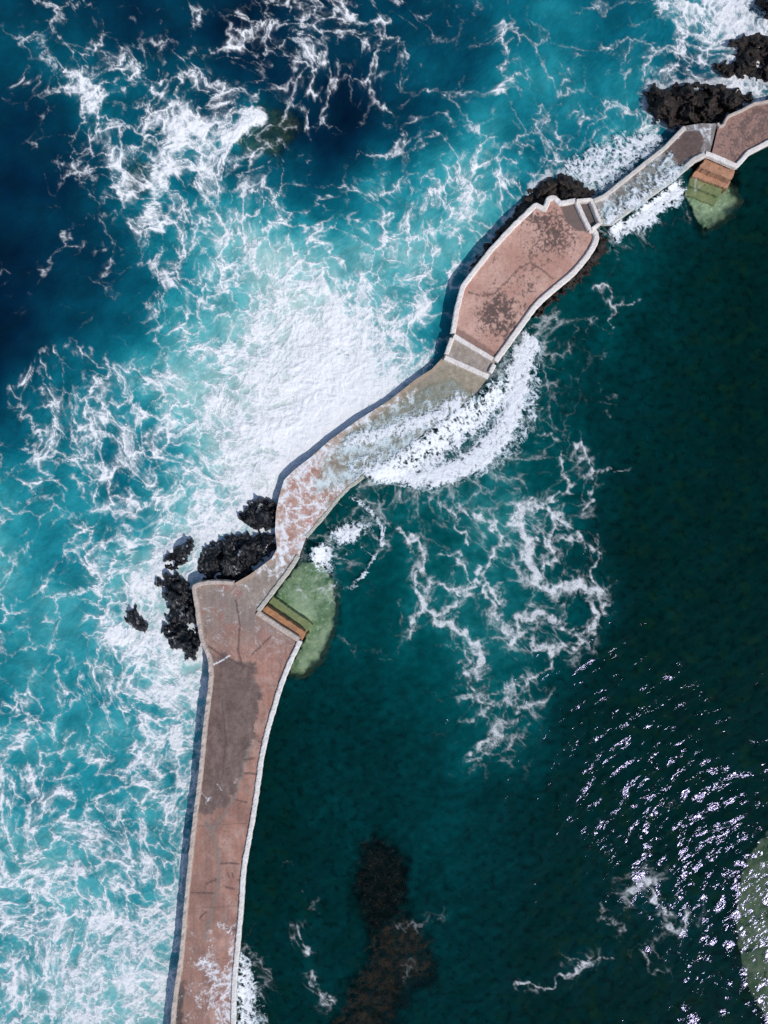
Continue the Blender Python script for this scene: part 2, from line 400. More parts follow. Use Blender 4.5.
def mat_sea():
    t = NT('sea_water')
    pos = t.n('ShaderNodeNewGeometry').outputs['Position']
    foam = t.attr('foam').outputs['Fac']; sea = t.attr('seaward').outputs['Fac']; clear = t.attr('clear').outputs['Fac']
    wc = t.attr('water_tone').outputs['Color']
    n1 = t.noise(3.2, 5, .68, pos); n2 = t.noise(11, 4, .65, pos)
    # crisp, frothy edge of the foam below the mesh's own grain
    nn = t.math('ADD', t.math('MULTIPLY', t.math('SUBTRACT', n1, .5), .25), t.math('MULTIPLY', t.math('SUBTRACT', n2, .5), .30))
    gate = t.ramp(foam, .02, .30)
    f = t.math('ADD', foam, t.math('MULTIPLY', nn, gate), clamp=True)
    f = t.math('MULTIPLY', t.ramp(f, .01, .90), .97)
    f = t.math('MULTIPLY', f, t.ramp(foam, 0, .05))
    # ripples: wind chop stretched across the wind in the lagoon, confused slop outside
    mp = t.n('ShaderNodeMapping', vector_type='TEXTURE'); mp.inputs['Rotation'].default_value = (0, 0, math.radians(38)); mp.inputs['Scale'].default_value = (2.3, 1.0, 1.0); t.l(pos, mp.inputs[0])
    r1 = t.noise(1.9, 2, .5, mp.outputs[0], .4); r2 = t.noise(5.4, 3, .5, mp.outputs[0], .3)
    rip = t.math('ADD', t.math('MULTIPLY', r1, .36), t.math('MULTIPLY', r2, .27))
    b1 = t.bump(t.math('MULTIPLY', rip, t.math('ADD', 1.0, t.math('MULTIPLY', sea, .9))), 1.0, .070)
    fb = t.bump(t.math('ADD', t.math('MULTIPLY', f, .8), t.math('MULTIPLY', n2, .5)), .8, .12)
    d = t.n('ShaderNodeBsdfDiffuse'); d.inputs['Roughness'].default_value = .3
    # faint tone play of the ripple in the body colour of the water
    mot = t.noise(.55, 5, .6, pos, .8)
    wc2 = t.mixc(t.math('MULTIPLY', t.ramp(mot, .35, .72), .30), wc, (.002, .018, .022))
    t.l(wc2, d.inputs['Color'])
    t.l(b1, d.inputs['Normal'])
    tr = t.n('ShaderNodeBsdfTransparent'); tr.inputs['Color'].default_value = (.82, .92, .85, 1)
    m1 = t.n('ShaderNodeMixShader'); t.l(clear, m1.inputs[0]); t.l(d.outputs[0], m1.inputs[1]); t.l(tr.outputs[0], m1.inputs[2])
    g = t.n('ShaderNodeBsdfGlossy', distribution='BECKMANN'); g.inputs['Roughness'].default_value = .10; g.inputs['Color'].default_value = (.13, .12, .20, 1); t.l(b1, g.inputs['Normal'])
    fr = t.n('ShaderNodeFresnel'); fr.inputs['IOR'].default_value = 1.33
    bf = t.n('ShaderNodeNewGeometry').outputs['Backfacing']; frf = t.math('ADD', t.math('MULTIPLY', fr.outputs[0], t.math('SUBTRACT', 1.0, bf)), t.math('MULTIPLY', bf, .02))
    m2 = t.n('ShaderNodeMixShader'); t.l(frf, m2.inputs[0]); t.l(m1.outputs[0], m2.inputs[1]); t.l(g.outputs[0], m2.inputs[2])
    fd = t.n('ShaderNodeBsdfDiffuse'); fd.inputs['Roughness'].default_value = .4; t.l(fb, fd.inputs['Normal'])
    fd.inputs['Color'].default_value = (.85, .85, .86, 1)
    m3 = t.n('ShaderNodeMixShader'); t.l(f, m3.inputs[0]); t.l(m2.outputs[0], m3.inputs[1]); t.l(fd.outputs[0], m3.inputs[2])
    t.l(m3.outputs[0], t.out.inputs[0])
    return t.m

def mat_foam_sheet():
    t = NT('sea_foam'); pos = t.n('ShaderNodeNewGeometry').outputs['Position']
    a = t.attr('foam').outputs['Fac']; th = t.attr('body').outputs['Fac']
    n1 = t.noise(4.5, 5, .7, pos); n2 = t.noise(15, 3, .65, pos)
    nn = t.math('ADD', t.math('MULTIPLY', t.math('SUBTRACT', n1, .5), .8), t.math('MULTIPLY', t.math('SUBTRACT', n2, .5), .7))
    f = t.ramp(t.math('ADD', a, t.math('MULTIPLY', nn, t.ramp(a, .02, .4)), clamp=True), .10, .80)
    f = t.math('MULTIPLY', f, .96)
    col = t.mixc(t.ramp(t.math('ADD', th, t.math('MULTIPLY', nn, .6)), .0, .6), (.50, .62, .68), (.79, .81, .84))
    p = t.n('ShaderNodeBsdfDiffuse'); t.l(col, p.inputs['Color'])
    t.l(t.bump(t.math('ADD', t.math('MULTIPLY', f, .7), n2), .5, .035), p.inputs['Normal'])
    tr = t.n('ShaderNodeBsdfTransparent'); tr.inputs['Color'].default_value = (.90, .95, .94, 1)
    m = t.n('ShaderNodeMixShader'); t.l(f, m.inputs[0]); t.l(tr.outputs[0], m.inputs[1]); t.l(p.outputs[0], m.inputs[2])
    t.l(m.outputs[0], t.out.inputs[0]); return t.m

def mat_deck(name='painted_concrete'):
    t = NT(name); pos = t.n('ShaderNodeNewGeometry').outputs['Position']
    c = t.attr('tone').outputs['Color']; foam = t.attr('foam').outputs['Fac']; wet = t.attr('wet').outputs['Fac']
    n1 = t.noise(5, 6, .7, pos); n2 = t.noise(24, 3, .6, pos)
    c = t.mixc(t.math('MULTIPLY', t.ramp(n1, .42, .70), .28), c, (.09, .065, .055))
    c = t.mixc(t.math('MULTIPLY', t.ramp(n2, .5, .75), .22), c, (.50, .42, .37))
    f = t.ramp(t.math('ADD', foam, t.math('MULTIPLY', t.math('SUBTRACT', t.noise(9, 4, .7, pos), .5), t.math('MULTIPLY', t.ramp(foam, .02, .3), .9)), clamp=True), .10, .85)
    c = t.mixc(f, c, (.80, .81, .83))
    p = t.n('ShaderNodeBsdfPrincipled'); t.l(c, p.inputs['Base Color'])
    mr = t.n('ShaderNodeMapRange'); t.l(wet, mr.inputs[0]); mr.inputs[3].default_value = .85; mr.inputs[4].default_value = .32; t.l(mr.outputs[0], p.inputs['Roughness'])
    t.l(t.bump(t.math('ADD', t.math('MULTIPLY', n1, .7), t.math('MULTIPLY', n2, .4)), .55, .05), p.inputs['Normal'])
    t.l(p.outputs[0], t.out.inputs[0]); return t.m

def mat_simple(name, c1, c2, c3, scale=3, rough=.9, bump=.06, lo=.35, hi=.65):
    t = NT(name); pos = t.n('ShaderNodeNewGeometry').outputs['Position']
    n1 = t.noise(scale, 6, .65, pos); n2 = t.noise(scale * 5, 4, .65, pos)
    c = t.mixc(t.ramp(n1, lo, hi), c1, c2); c = t.mixc(t.ramp(n2, .52, .72), c, c3)
    p = t.n('ShaderNodeBsdfPrincipled'); t.l(c, p.inputs['Base Color']); p.inputs['Roughness'].default_value = rough
    t.l(t.bump(t.math('ADD', n1, t.math('MULTIPLY', n2, .5)), .8, bump), p.inputs['Normal']); t.l(p.outputs[0], t.out.inputs[0]); return t.m

def mat_rock(name, dark, mid, pale, rough=.6, spec=.5):
    t = NT(name); pos = t.n('ShaderNodeNewGeometry').outputs['Position']
    n1 = t.noise(1.6, 6, .7, pos, .5); n2 = t.noise(7, 5, .7, pos)
    vo = t.n('ShaderNodeTexVoronoi'); vo.inputs['Scale'].default_value = 2.6; t.l(pos, vo.inputs['Vector'])
    c = t.mixc(t.ramp(n1, .38, .66), dark, mid); c = t.mixc(t.math('MULTIPLY', t.math('MULTIPLY', t.ramp(n2, .50, .74), t.ramp(n1, .40, .62)), .8), c, pale)
    c = t.mixc(t.math('MULTIPLY', t.attr('foam').outputs['Fac'], t.ramp(n2, .35, .6)), c, (.8, .82, .85))
    p = t.n('ShaderNodeBsdfPrincipled'); t.l(c, p.inputs['Base Color']); p.inputs['Roughness'].default_value = rough; p.inputs['Specular IOR Level'].default_value = spec
    h = t.math('ADD', t.math('ADD', t.math('MULTIPLY', n1, 1.4), t.math('MULTIPLY', n2, .35)), t.math('MULTIPLY', vo.outputs['Distance'], .25))
    t.l(t.bump(h, .9, .06), p.inputs['Normal']); t.l(p.outputs[0], t.out.inputs[0]); return t.m

M_SEA = mat_sea(); M_FOAM = mat_foam_sheet(); M_DECK = mat_deck()
M_WHITE = mat_simple('worn_white_paint', (.80, .74, .70), (.70, .63, .58), (.50, .43, .38), 2.2)
M_KERB = mat_simple('chalky_kerb', (.80, .77, .74), (.66, .62, .58), (.32, .28, .25), 3.0, lo=.4, hi=.62)
M_BEIGE = mat_simple('beige_parapet', (.55, .46, .40), (.46, .38, .33), (.26, .21, .18), 3.0)
M_WASHED = mat_simple('washed_kerb', (.50, .47, .40), (.40, .37, .31), (.62, .60, .56), 3.0, rough=.5)
M_WALL = mat_simple('wet_sea_wall', (.05, .048, .045), (.10, .09, .08), (.16, .14, .12), 1.6)
M_ORANGE = mat_simple('ochre_tread', (.52, .24, .11), (.34, .17, .09), (.20, .12, .07), 1.8)
M_SLAB = mat_simple('algae_slab', (.62, .64, .46), (.24, .33, .17), (.80, .78, .58), .75, bump=.08)
M_ROCK = mat_rock('basalt', (.009, .008, .008), (.040, .028, .023), (.12, .085, .065), .7, .3)
M_WETROCK = mat_rock('wet_basalt', (.004, .005, .008), (.014, .014, .017), (.060, .055, .055), .45, .35)
M_SUBROCK = mat_rock('submerged_rock', (.003, .003, .003), (.014, .010, .009), (.11, .07, .055), .9, 0)
M_REEF = mat_rock('reddish_reef', (.012, .006, .005), (.085, .036, .024), (.16, .075, .05), .9, 0)
M_GREENROCK = mat_rock('weedy_rock', (.03, .05, .03), (.10, .13, .05), (.16, .18, .08), .9, 0)
M_BED = mat_rock('sea_bed', (.003, .014, .012), (.03, .06, .025), (.10, .13, .05), .9, 0)

# --------------------------- outlines ---------------------------------------
def resample(pts, step):
    pts = np.array(pts, float); seg = np.hypot(*np.diff(pts[:, :2], axis=0).T); s = np.concatenate([[0], np.cumsum(seg)])
    n = max(2, int(round(s[-1] / step)) + 1); q = np.linspace(0, s[-1], n)
    return np.stack([np.interp(q, s, pts[:, k]) for k in range(pts.shape[1])], 1)

def smooth_line(pts, it=2):
    pts = np.array(pts, float)
    for _ in range(it):
        a = pts[:-1] * .75 + pts[1:] * .25; b = pts[:-1] * .25 + pts[1:] * .75
        m = np.empty((2 * len(a), pts.shape[1])); m[0::2] = a; m[1::2] = b
        pts = np.vstack([pts[:1], m, pts[-1:]])
    return pts

PROM_L = [(158,1160),(163,1100),(172,1024),(175.5,990),(181,958),(185,909),(190,859),(194,820),(200,777),(204,731),(208,700),(211,676),(209,656),(202,643),(198,622),(196.5,605),(193,590)]
PROM_T = [(200,583.5),(217,582),(235,583)]
PROM_R = [(258,612),(300,641),(285,673),(276,700),(262.5,749),(257,791),(250,834),(243,870),(241,909),(238,941),(234,980),(233,1024),(230,1100),(226,1160)]
LOW_L = [(235,583),(249,575),(259,568),(272,558),(277,548),(275,531),(276,512),(279,497),(284,480),(294,470),(311,457),(330,440),(358,420),(389,400.5),(416,379),(432,369),(444,356)]
LOW_R = [(258,612),(276,588.5),(289,571.5),(299,557),(307,535),(324.5,516),(344,490),(365.5,475),(390,458),(415,440),(440,422),(462,405),(478,391),(489,376)]
PLAT = [(453,333),(457,309),(463,286),(471.6,274.6),(491.6,249),(514.6,224.5),(536,204.4),(544.6,208.7),(547.5,203),(549,198),(554.7,197),(560.4,203),(574.7,200),(577,202),(589,228.8),(596,231),(597,240),(589,254.5),(574.7,271.7),(557.5,286),(537.5,303),(523,323),(508.8,343),(495.5,361)]
PLAT_SEA = PLAT[:12] + [(576,200)]
PLAT_LAG = [(590,229),(596,231),(597,240),(589,254.5),(574.7,271.7),(557.5,286),(537.5,303),(523,323),(508.8,343),(495.5,361)]
LAND = [(444,356),(453,333),(495.5,361),(489,376)]
BOX = [(576,200),(592,198.5),(601,221),(590,229)]
CAUS = [(592,198.5),(604.5,196),(625,179.5),(645,163.5),(665.7,147),(685,126),(700,123.5),(717,123.5),(710,152.5),(704,153.5),(695,159),(673,179),(640,202.5),(612,223),(601,221)]
TERR = [(719,123.5),(724,125),(726,120),(729,115.5),(742,110),(755,103),(768,101),(800,95),(860,82),(880,104),(800,128),(768,142),(749,152),(737,166),(712,153)]
Z_PROM, Z_PLAT, Z_LAND, Z_CAUS, Z_TERR = .9, 1.0, .88, .66, 1.05

def low_z(u, v):
    """height of the low walkway along its length: falls from the promenade, lowest where the wave crosses, rises to the landing"""
    mid = np.array([(246,598),(262,582),(280,565),(290,540),(296,515),(315,490),(345,458),(380,435),(412,412),(445,388),(466,366)], float)
    zz = np.array([.9,.9,.89,.86,.82,.8,.7,.66,.66,.70,.78])
    best = np.full(np.shape(u), 1e9); z = np.zeros(np.shape(u))
    for i in range(len(mid) - 1):
        (x0, y0), (x1, y1) = mid[i], mid[i + 1]; dx, dy = x1 - x0, y1 - y0
        t = np.clip(((u - x0) * dx + (v - y0) * dy) / (dx * dx + dy * dy), 0, 1); d = np.hypot(u - x0 - t * dx, v - y0 - t * dy)
        m = d < best; best = np.where(m, d, best); z = np.where(m, zz[i] + t * (zz[i + 1] - zz[i]), z)
    return z

# --------------------------- paint of the decks ------------------------------
CRACK_PROM = [([(252,742),(246,758),(240,778),(235,796),(226,812),(213,830),(207,826)],1.5),([(207,822),(214,838),(218,852),(219,868),(218,888),(212,908),(209,920),(206,938)],1.6)]
MARKS_PROM = [[(199,640),(213,650),(226,658),(240,664),(252,668)],[(236,600),(240,625),(238,650),(243,668)],[(252,655),(262,645),(272,636)],[(222,700),(226,740),(222,780)],[(221,863),(239,864)],[(226,887),(234,889)],[(236,800),(247,802)],[(245,773),(256,774)],[(190,893),(213,893)],[(226,928),(236,930)],
  [(206,884),(216,879)],[(228,873),(229,877)],[(232,873),(233,877)],[(238,880),(240,880)],[(238,895),(240,896)],[(258,741),(261,742)],[(244,760),(254,758)],[(200,918),(206,912)]]
STAIN = [(197,600),(205,640),(214,652),(230,655),(246,662),(255,668),(253,676),(262,690),(258,715),(256,738),(246,760),(238,785),(232,800),(205,816),(190,822),(190,700),(196,650)]
def paint_prom(u, v):
    n = fbm(u / 14, v / 14, 4, 101); n2 = fbm(u / 5, v / 5, 3, 102); n3 = fbm(u / 40, v / 40, 3, 103)
    pink = np.array([176, 128, 112.]); pale = np.array([188, 150, 137.]); dark = np.array([110, 90, 84.]); grey = np.array([150, 138, 132.])
    c = pink + (pale - pink) * ss(-.3, .5, n + n2 * .4)[..., None]
    c = c + (np.array([150, 104, 92.]) - c) * (.6 * ss(.0, .5, n3))[..., None]
    lf = ss(.1, -.25, (u - (150 + .5 * (1024 - v) * .12 + 62)) / 40 + .5 * n); c = c + (np.array([146, 110, 98.]) - c) * (lf * .5)[..., None]
    blot = ss(.12, .45, fbm(u / 9, v / 15, 4, 185)); c = c + (np.array([128, 104, 96.]) - c) * (blot * .35)[..., None]
    # top end: greyish washed concrete
    top = ss(665, 612, v + 10 * n); c = c + (np.array([152, 138, 130.]) - c) * (top * .85)[..., None]
    c = c * (1 + .07 * perlin(u / 3.0, v / 30, 171) + .05 * perlin(u / 1.6, v / 3, 172) + .10 * fbm(u / 18, v / 26, 4, 173))[..., None]
    red = ss(.08, .35, fbm(u / 20, v / 20, 3, 104)) * ss(700, 640, v); c = c + (np.array([168, 118, 104.]) - c) * (red * .6)[..., None]
    st = ss(-.5, 1.0, sdist(u + 9 * n + 4 * n2, v + 9 * fbm(u / 14, v / 14, 4, 181) + 3 * n2, STAIN)) * ss(636, 652, v + .35 * (u - 215) + 4 * n)
    sv = perlin(u / 7, v / 22, 183) * 16 + ridge(u, v, 12, 4, 184) * 26 - 12
    c = c + (dark + (n2 * 22 + sv)[..., None] - c) * (st * .88)[..., None]
    for pts, w in CRACK_PROM:
        d = dist_line(u + 2.2 * n2 + 2.4 * n, v, pts); c = c + (np.array([136, 128, 122.]) - c) * (np.exp(-(d / (w * (1.0 + .6 * n2 + .4 * n))) ** 2) * .85)[..., None]
    d = np.minimum.reduce([dist_line(u + n2 * 1.2, v + n * 1.4, p) for p in MARKS_PROM]); c = c + (np.array([88, 66, 60.]) - c) * (ss(1.2, .4, d) * .8)[..., None]
    spk = ss(.40, .62, perlin(u / 2.6, v / 2.6, 105)) * ss(-.1, .4, n3 + n) * ss(200, 840, v); c = c + (np.array([112, 82, 74.]) - c) * (spk * .55)[..., None]
    # plank and pour joints
    for vy in (690, 742, 826, 908, 960):
        d = np.abs(v + .06 * u - vy - 12 + .6 * n2); c = c + (np.array([96, 74, 68.]) - c) * (ss(.7, .2, d) * .35)[..., None]
    blk = ss(.1, .6, fbm(u / 9, v / 9, 3, 106) + ss(9, 0, dist_line(u, v, [(176,1024),(182,985),(180,1000)])) * .8) * ss(960, 1000, v) * ss(196, 182, u)
    c = c + (np.array([62, 54, 54.]) - c) * (blk * .85)[..., None]
    # foam left on the deck by the last wave
    R2 = ridge(u, v / 2.6, 5, 3, 108)
    cov = .52 * ss(905, 940, v + 14 * n) * (.6 + .7 * ss(0.1, .6, n3 + .3)) + .25 * ss(932, 960, v) * ss(225, 236, u) + .26 * ss(655, 615, v + 6 * n) \
        + .10 * np.exp(-((u - 210) / 9) ** 2 - ((v - 700) / 22) ** 2) + .45 * np.exp(-((u - 214) / 14) ** 2 - ((v - 793) / 15) ** 2)
    T, _ = threads(u.astype(F32), v.astype(F32), np.clip(cov, 0, 1) * 8.5 + 1.5 * n * (cov > .05), .55, 7)
    f = T * .72 * ss(.01, .12, cov)
    f = np.maximum(f, ss(1.1, .4, dist_line(u + n, v + n, [(213,664),(222,661),(230,656)])) * .8)
    f = np.maximum(f, .34 * ss(.55, .9, ridge(u / 1.0, v / 1.0, 11, 4, 109)) * ss(690, 650, v) )
    wet = np.clip(.25 + st * .5 + cov, 0, 1)
    return c, f, wet

def paint_low(u, v):
    n = fbm(u / 12, v / 12, 4, 111); n2 = fbm(u / 4, v / 4, 3, 112)
    pink = np.array([196, 150, 132.]); green = np.array([158, 150, 132.]); grey = np.array([160, 150, 140.])
    g = ss(300, 370, u - .25 * (v - 470) + 16 * n); c = pink + (green - pink) * (g * .95)[..., None]
    gg = ss(545, 570, v + 10 * n); c = c + (grey - c) * (gg * .85)[..., None]
    land = ss(425, 455, u); c = c + (np.array([172, 160, 142.]) - c) * (land * .8)[..., None]
    c = c + n2[..., None] * 26 + n[..., None] * 14
    edge = np.minimum(dist_line(u, v, LOW_L), 99); c = c + (np.array([206, 176, 152.]) - c) * (ss(6, 2.5, edge + n2) * .6)[..., None]
    c = c + (np.array([206, 84, 52.]) - c) * (ss(4.6, 2.2, np.hypot((u - 309) * 1.5, v - 523 ) + 3 * n2) * .85)[..., None]
    c = c + (np.array([150, 128, 100.]) - c) * (ss(.1, .5, fbm(u / 8, v / 8, 3, 113)) * g * .5)[..., None]
    Dd = np.interp(v, [366, 384, 398, 425, 470, 500, 545, 575, 600], [.6, 1.2, 3.6, 4.8, 4.9, 4.6, 4.8, 3.4, 2.2]) + 1.2 * n
    T, _ = threads(u.astype(F32), v.astype(F32), Dd, .62, 17)
    f = 1 - (1 - T * .9) * (1 - .34 * ss(2.6, 7.0, Dd + 2 * n))
    return c, f, np.full(np.shape(u), .85)

CR_PLAT = [[(468,292),(480,296),(495,293),(507,281),(520,268),(531,262),(541,269),(552,278)],[(531,262),(530,250),(540,240),(550,238)],
  [(528,216),(538,222),(548,224)],[(535,246),(548,252),(556,244),(566,246),(574,240)],[(486,236),(500,228)],[(556,212),(560,225),(556,238),(566,250)],
  [(484,312),(490,322),(494,333)],[(492,300),(500,306),(506,300)]]
def paint_plat(u, v):
    n = fbm(u / 13, v / 13, 4, 121); n2 = fbm(u / 4, v / 4, 3, 122)
    c = np.array([212, 168, 153.]) + n[..., None] * 22 + n2[..., None] * 16
    c = c + (np.array([198, 150, 134.]) - c) * ss(-.1, .4, fbm(u / 30, v / 30, 3, 123))[..., None]
    # black lichen: branching threads and speckle in two patches
    patch = .80 * np.exp(-((u - 556) / 24) ** 2 - ((v - 235) / 22) ** 2) + .95 * np.exp(-((u - 498) / 19) ** 2 - ((v - 318) / 26) ** 2) + .5 * np.exp(-((u - 532) / 26) ** 2 - ((v - 212) / 14) ** 2) + .5 * np.exp(-((u - 520) / 34) ** 2 - ((v - 285) / 44) ** 2) * (.5 + 1.2 * fbm(u / 22, v / 22, 3, 127)) + .22
    th = 1 - np.abs(perlin(u / 6.5 + n, v / 6.5 + n2, 124)) * 2.4; th2 = 1 - np.abs(perlin(u / 3.4, v / 3.4, 125)) * 2.2
    th3 = ridge(u, v, 9, 4, 126); k = ss(.74, 1.06, patch * .68 + .34 * np.clip(th, -1, 1) + .26 * np.clip(th2, -1, 1) + .35 * (th3 - .4))
    d = np.minimum.reduce([dist_line(u + 2 * n + 1.2 * n2, v + 2 * n2, p) for p in CR_PLAT])
    k = np.maximum(k * .84, ss(1.1, .3, d) * .65)
    c = c + (np.array([84, 66, 62.]) - c) * k[..., None]
    # dark worn mat of bare concrete by the north-east corner, lower wall's shadow painted in as a dark band
    dk = ss(-.6, .8, sdist(u + n2, v + n2, [(560,204),(575,203),(590,232),(577,231),(566,222)]))
    c = c + (np.array([112, 96, 90.]) - c) * (dk * .9)[..., None]
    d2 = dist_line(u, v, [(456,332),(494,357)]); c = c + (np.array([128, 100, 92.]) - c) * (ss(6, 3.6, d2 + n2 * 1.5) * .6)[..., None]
    return c, np.zeros(np.shape(u)), np.full(np.shape(u), .15)

def paint_land(u, v):
    n = fbm(u / 8, v / 8, 4, 131); c = np.array([168, 154, 142.]) + n[..., None] * 30
    return c, ss(.35, .7, ridge(u, v, 5, 3, 132)) * .25, np.full(np.shape(u), .7)
def paint_box(u, v):
    n = fbm(u / 5, v / 5, 4, 133); return np.array([98, 88, 86.]) + n[..., None] * 20, np.zeros(np.shape(u)), np.full(np.shape(u), .3)
CAUSZ = lambda u, v: Z_CAUS + .5 * ss(672, 708, u)
def paint_caus(u, v):
    n = fbm(u / 9, v / 9, 4, 141); n2 = fbm(u / 3.5, v / 3.5, 3, 142)
    c = np.array([142, 132, 126.]) + n[..., None] * 24 + n2[..., None] * 14
    dk = ss(-1, 1.5, sdist(u + 2 * n, v + 2 * n, [(664,152),(684,133),(700,130),(705,140),(700,152),(686,160),(678,168)]))
    c = c + (np.array([116, 94, 86.]) + n2[..., None] * 22 - c) * (dk * .9)[..., None]
    cov = .62 + .3 * n - dk * .42 + .5 * np.exp(-((u - 674) / 7) ** 2 - ((v - 163) / 10) ** 2) + .6 * np.exp(-((u - 607) / 7) ** 2 - ((v - 212) / 12) ** 2)
    T, _ = threads(u.astype(F32), v.astype(F32), cov * 6.6, .6, 27); f = np.maximum(T * .75, .30 * ss(.25, .8, cov))
    return c, f, np.full(np.shape(u), .85)
def paint_terr(u, v):
    n = fbm(u / 9, v / 9, 4, 151); n2 = fbm(u / 3, v / 3, 3, 152)
    c = np.array([172, 134, 122.]) + n[..., None] * 22
    k = ss(-.25, .35, perlin(u / 1.3, v / 1.3, 153) * .55 + n2 * .5 + 1.1 * n + .006 * (u - 735)) * ss(-1, 6, sdist(u, v, TERR))
    c = c + (np.array([104, 82, 76.]) - c) * (k * .85)[..., None]
    return c, np.zeros(np.shape(u)), np.full(np.shape(u), .2)

def grown(poly, step=2.0):
    p = resample(list(poly) + [poly[0]], step)[:-1]; return p

def make_deck(name, poly, zf, paint, parent, step=1.15, sm=0):
    """walking surface of a quay section: a fine sheet inside the outline, worn edge, joined to nothing else"""
    b = grown(poly, 1.6); u0, v0 = b.min(0); u1, v1 = b.max(0)
    gu, gv = np.meshgrid(np.arange(u0, u1, step), np.arange(v0, v1, step)); gu[1::2] += step / 2
    gu = gu.ravel() + (rng.rand(gu.size) - .5) * .3; gv = gv.ravel() + (rng.rand(gv.size) - .5) * .3
    k = sdist(gu, gv, [tuple(p) for p in poly]) > .7
    pts = np.vstack([b, np.stack([gu[k], gv[k]], 1)]); nb = len(b)
    r = delaunay_2d_cdt([Vector(p) for p in pts], [], [list(range(nb))], 1, 1e-5)
    p = np.array([tuple(q) for q in r[0]]); faces = [tuple(f) for f in r[2]]
    u, v = p[:, 0], p[:, 1]
    z = zf(u, v) if callable(zf) else np.full(len(u), float(zf))
    z = z + .025 * fbm(u / 12, v / 12, 3, 170)
    x, y, _ = W(u, v, z); c, f, wet = paint(u, v)
    fa = np.array(faces); 
    # upward normals
    a, bb, cc = fa[0]; cr = (x[bb] - x[a]) * (y[cc] - y[a]) - (y[bb] - y[a]) * (x[cc] - x[a])
    if cr < 0: fa = fa[:, ::-1].copy()
    return mesh_np(name, np.stack([x, y, z], 1), fa, M_DECK, {'foam': f, 'wet': wet}, {'tone': alb(c * np.array([.95, .95, .94]) - 4)}, parent)

def make_base(name, poly, zf, parent, mat=None, drop=.03, batter=1.5):
    """the wall under a deck: outline from just under the deck down into the sea, spreading a little"""
    b = grown(poly, 2.5); u, v = b[:, 0], b[:, 1]; z = zf(u, v) if callable(zf) else np.full(len(u), float(zf))
    ctr = b.mean(0); area = .5 * np.sum(u * np.roll(v, -1) - np.roll(u, -1) * v)
    t = np.roll(b, -1, 0) - np.roll(b, 1, 0); t /= np.hypot(*t.T)[:, None] + 1e-9; nrm = np.stack([t[:, 1], -t[:, 0]], 1) * (1 if area > 0 else -1)
    rows = []
    for i, (fz, off) in enumerate(((0, 0), (.25, .5), (.6, .8), (1, batter))):
        zz = z - drop + fz * (-3.2 - z); jit = .45 * fbm(u / 6 + i * 3, v / 6, 3, 180) * (i > 0)
        x, y, _ = W(u, v, z); kk = S
        rows.append(np.stack([x + (nrm[:, 0] * (off + jit)) * kk, y - (nrm[:, 1] * (off + jit)) * kk, zz], 1))
    n = len(b); co = np.vstack(rows); fs = []
    for r in range(3):
        for i in range(n):
            j = (i + 1) % n; q = (r * n + i, r * n + j, (r + 1) * n + j, (r + 1) * n + i); fs.append(q if area < 0 else q[::-1])
    return mesh_np(name, co, fs, mat or M_WALL, parent=parent, smooth=False)

def make_kerb(name, pts, w, h, zf, parent, mat, sm=1, rough=.10, sink=.12, seed=0, taper=0):
    """low wall swept along an edge: rounded arrises, uneven width and height; w in plan units, h in metres"""
    p = resample(smooth_line(pts, sm) if sm else np.array(pts, float), 1.8); u, v = p[:, 0], p[:, 1]
    z = zf(u, v) if callable(zf) else np.full(len(u), float(zf))
    t = np.gradient(p, axis=0); t /= np.hypot(*t.T)[:, None] + 1e-9; nx, ny = -t[:, 1], t[:, 0]
    prof = [(-.5, -1), (-.5, .55), (-.42, .86), (-.28, 1.0), (.28, 1.0), (.42, .86), (.5, .55), (.5, -1)]
    rows = []
    for i, (a, b) in enumerate(prof):
        ww = w * (1 + rough * 1.6 * fbm(u / 5 + i * 7.7 * (a > 0), v / 5, 3, 190 + seed + (a > 0)))
        hh = h * (1 + rough * 1.4 * fbm(u / 7, v / 7 + i * .3, 3, 195 + seed)) + .02 * perlin(u / 2.2 + i, v / 2.2, 3)
        zz = z + (hh * b if b > 0 else -sink)
        kz = z + h
        x, y, _ = W(u + nx * a * ww, v + ny * a * ww, kz); rows.append(np.stack([x, y, zz], 1))
    n = len(p); k = len(prof); co = np.vstack(rows); fs = []
    for r in range(k):
        s = (r + 1) % k
        for i in range(n - 1): fs.append((r * n + i, s * n + i, s * n + i + 1, r * n + i + 1))
    fs.append(tuple(r * n for r in range(k))[::-1]); fs.append(tuple(r * n + n - 1 for r in range(k)))
    o = mesh_np(name, co, fs, mat, parent=parent, smooth=False)
    bm = bmesh.new(); bm.from_mesh(o.data); bmesh.ops.recalc_face_normals(bm, faces=bm.faces); bm.to_mesh(o.data); bm.free()
    return o

# ---- promenade (south)
pro = empty('promenade', 'broad pink concrete promenade with dark wet stain, at the south end of the quay', 'promenade', 230, 800)
PROM = PROM_L + PROM_T + PROM_R
make_deck('deck', PROM, Z_PROM, paint_prom, pro); make_base('wall', PROM, Z_PROM, pro)
tag(make_kerb('parapet', PROM_L + [(194,586),(200,583.5),(217,582),(233,583)], 4.6, .35, Z_PROM, pro, M_BEIGE, sm=2, rough=.22), 'rounded beige parapet on the seaward edge')
tag(make_kerb('kerb', PROM_R[1:], 5.0, .16, Z_PROM, pro, M_KERB, rough=.22, seed=3), 'flaking whitewashed kerb on the lagoon edge')
tag(make_kerb('kerb', [(257,612.5),(279,627.5),(299,640)], 5.4, .14, Z_PROM, pro, M_BEIGE, sm=0, seed=5), 'cream kerb above the steps')
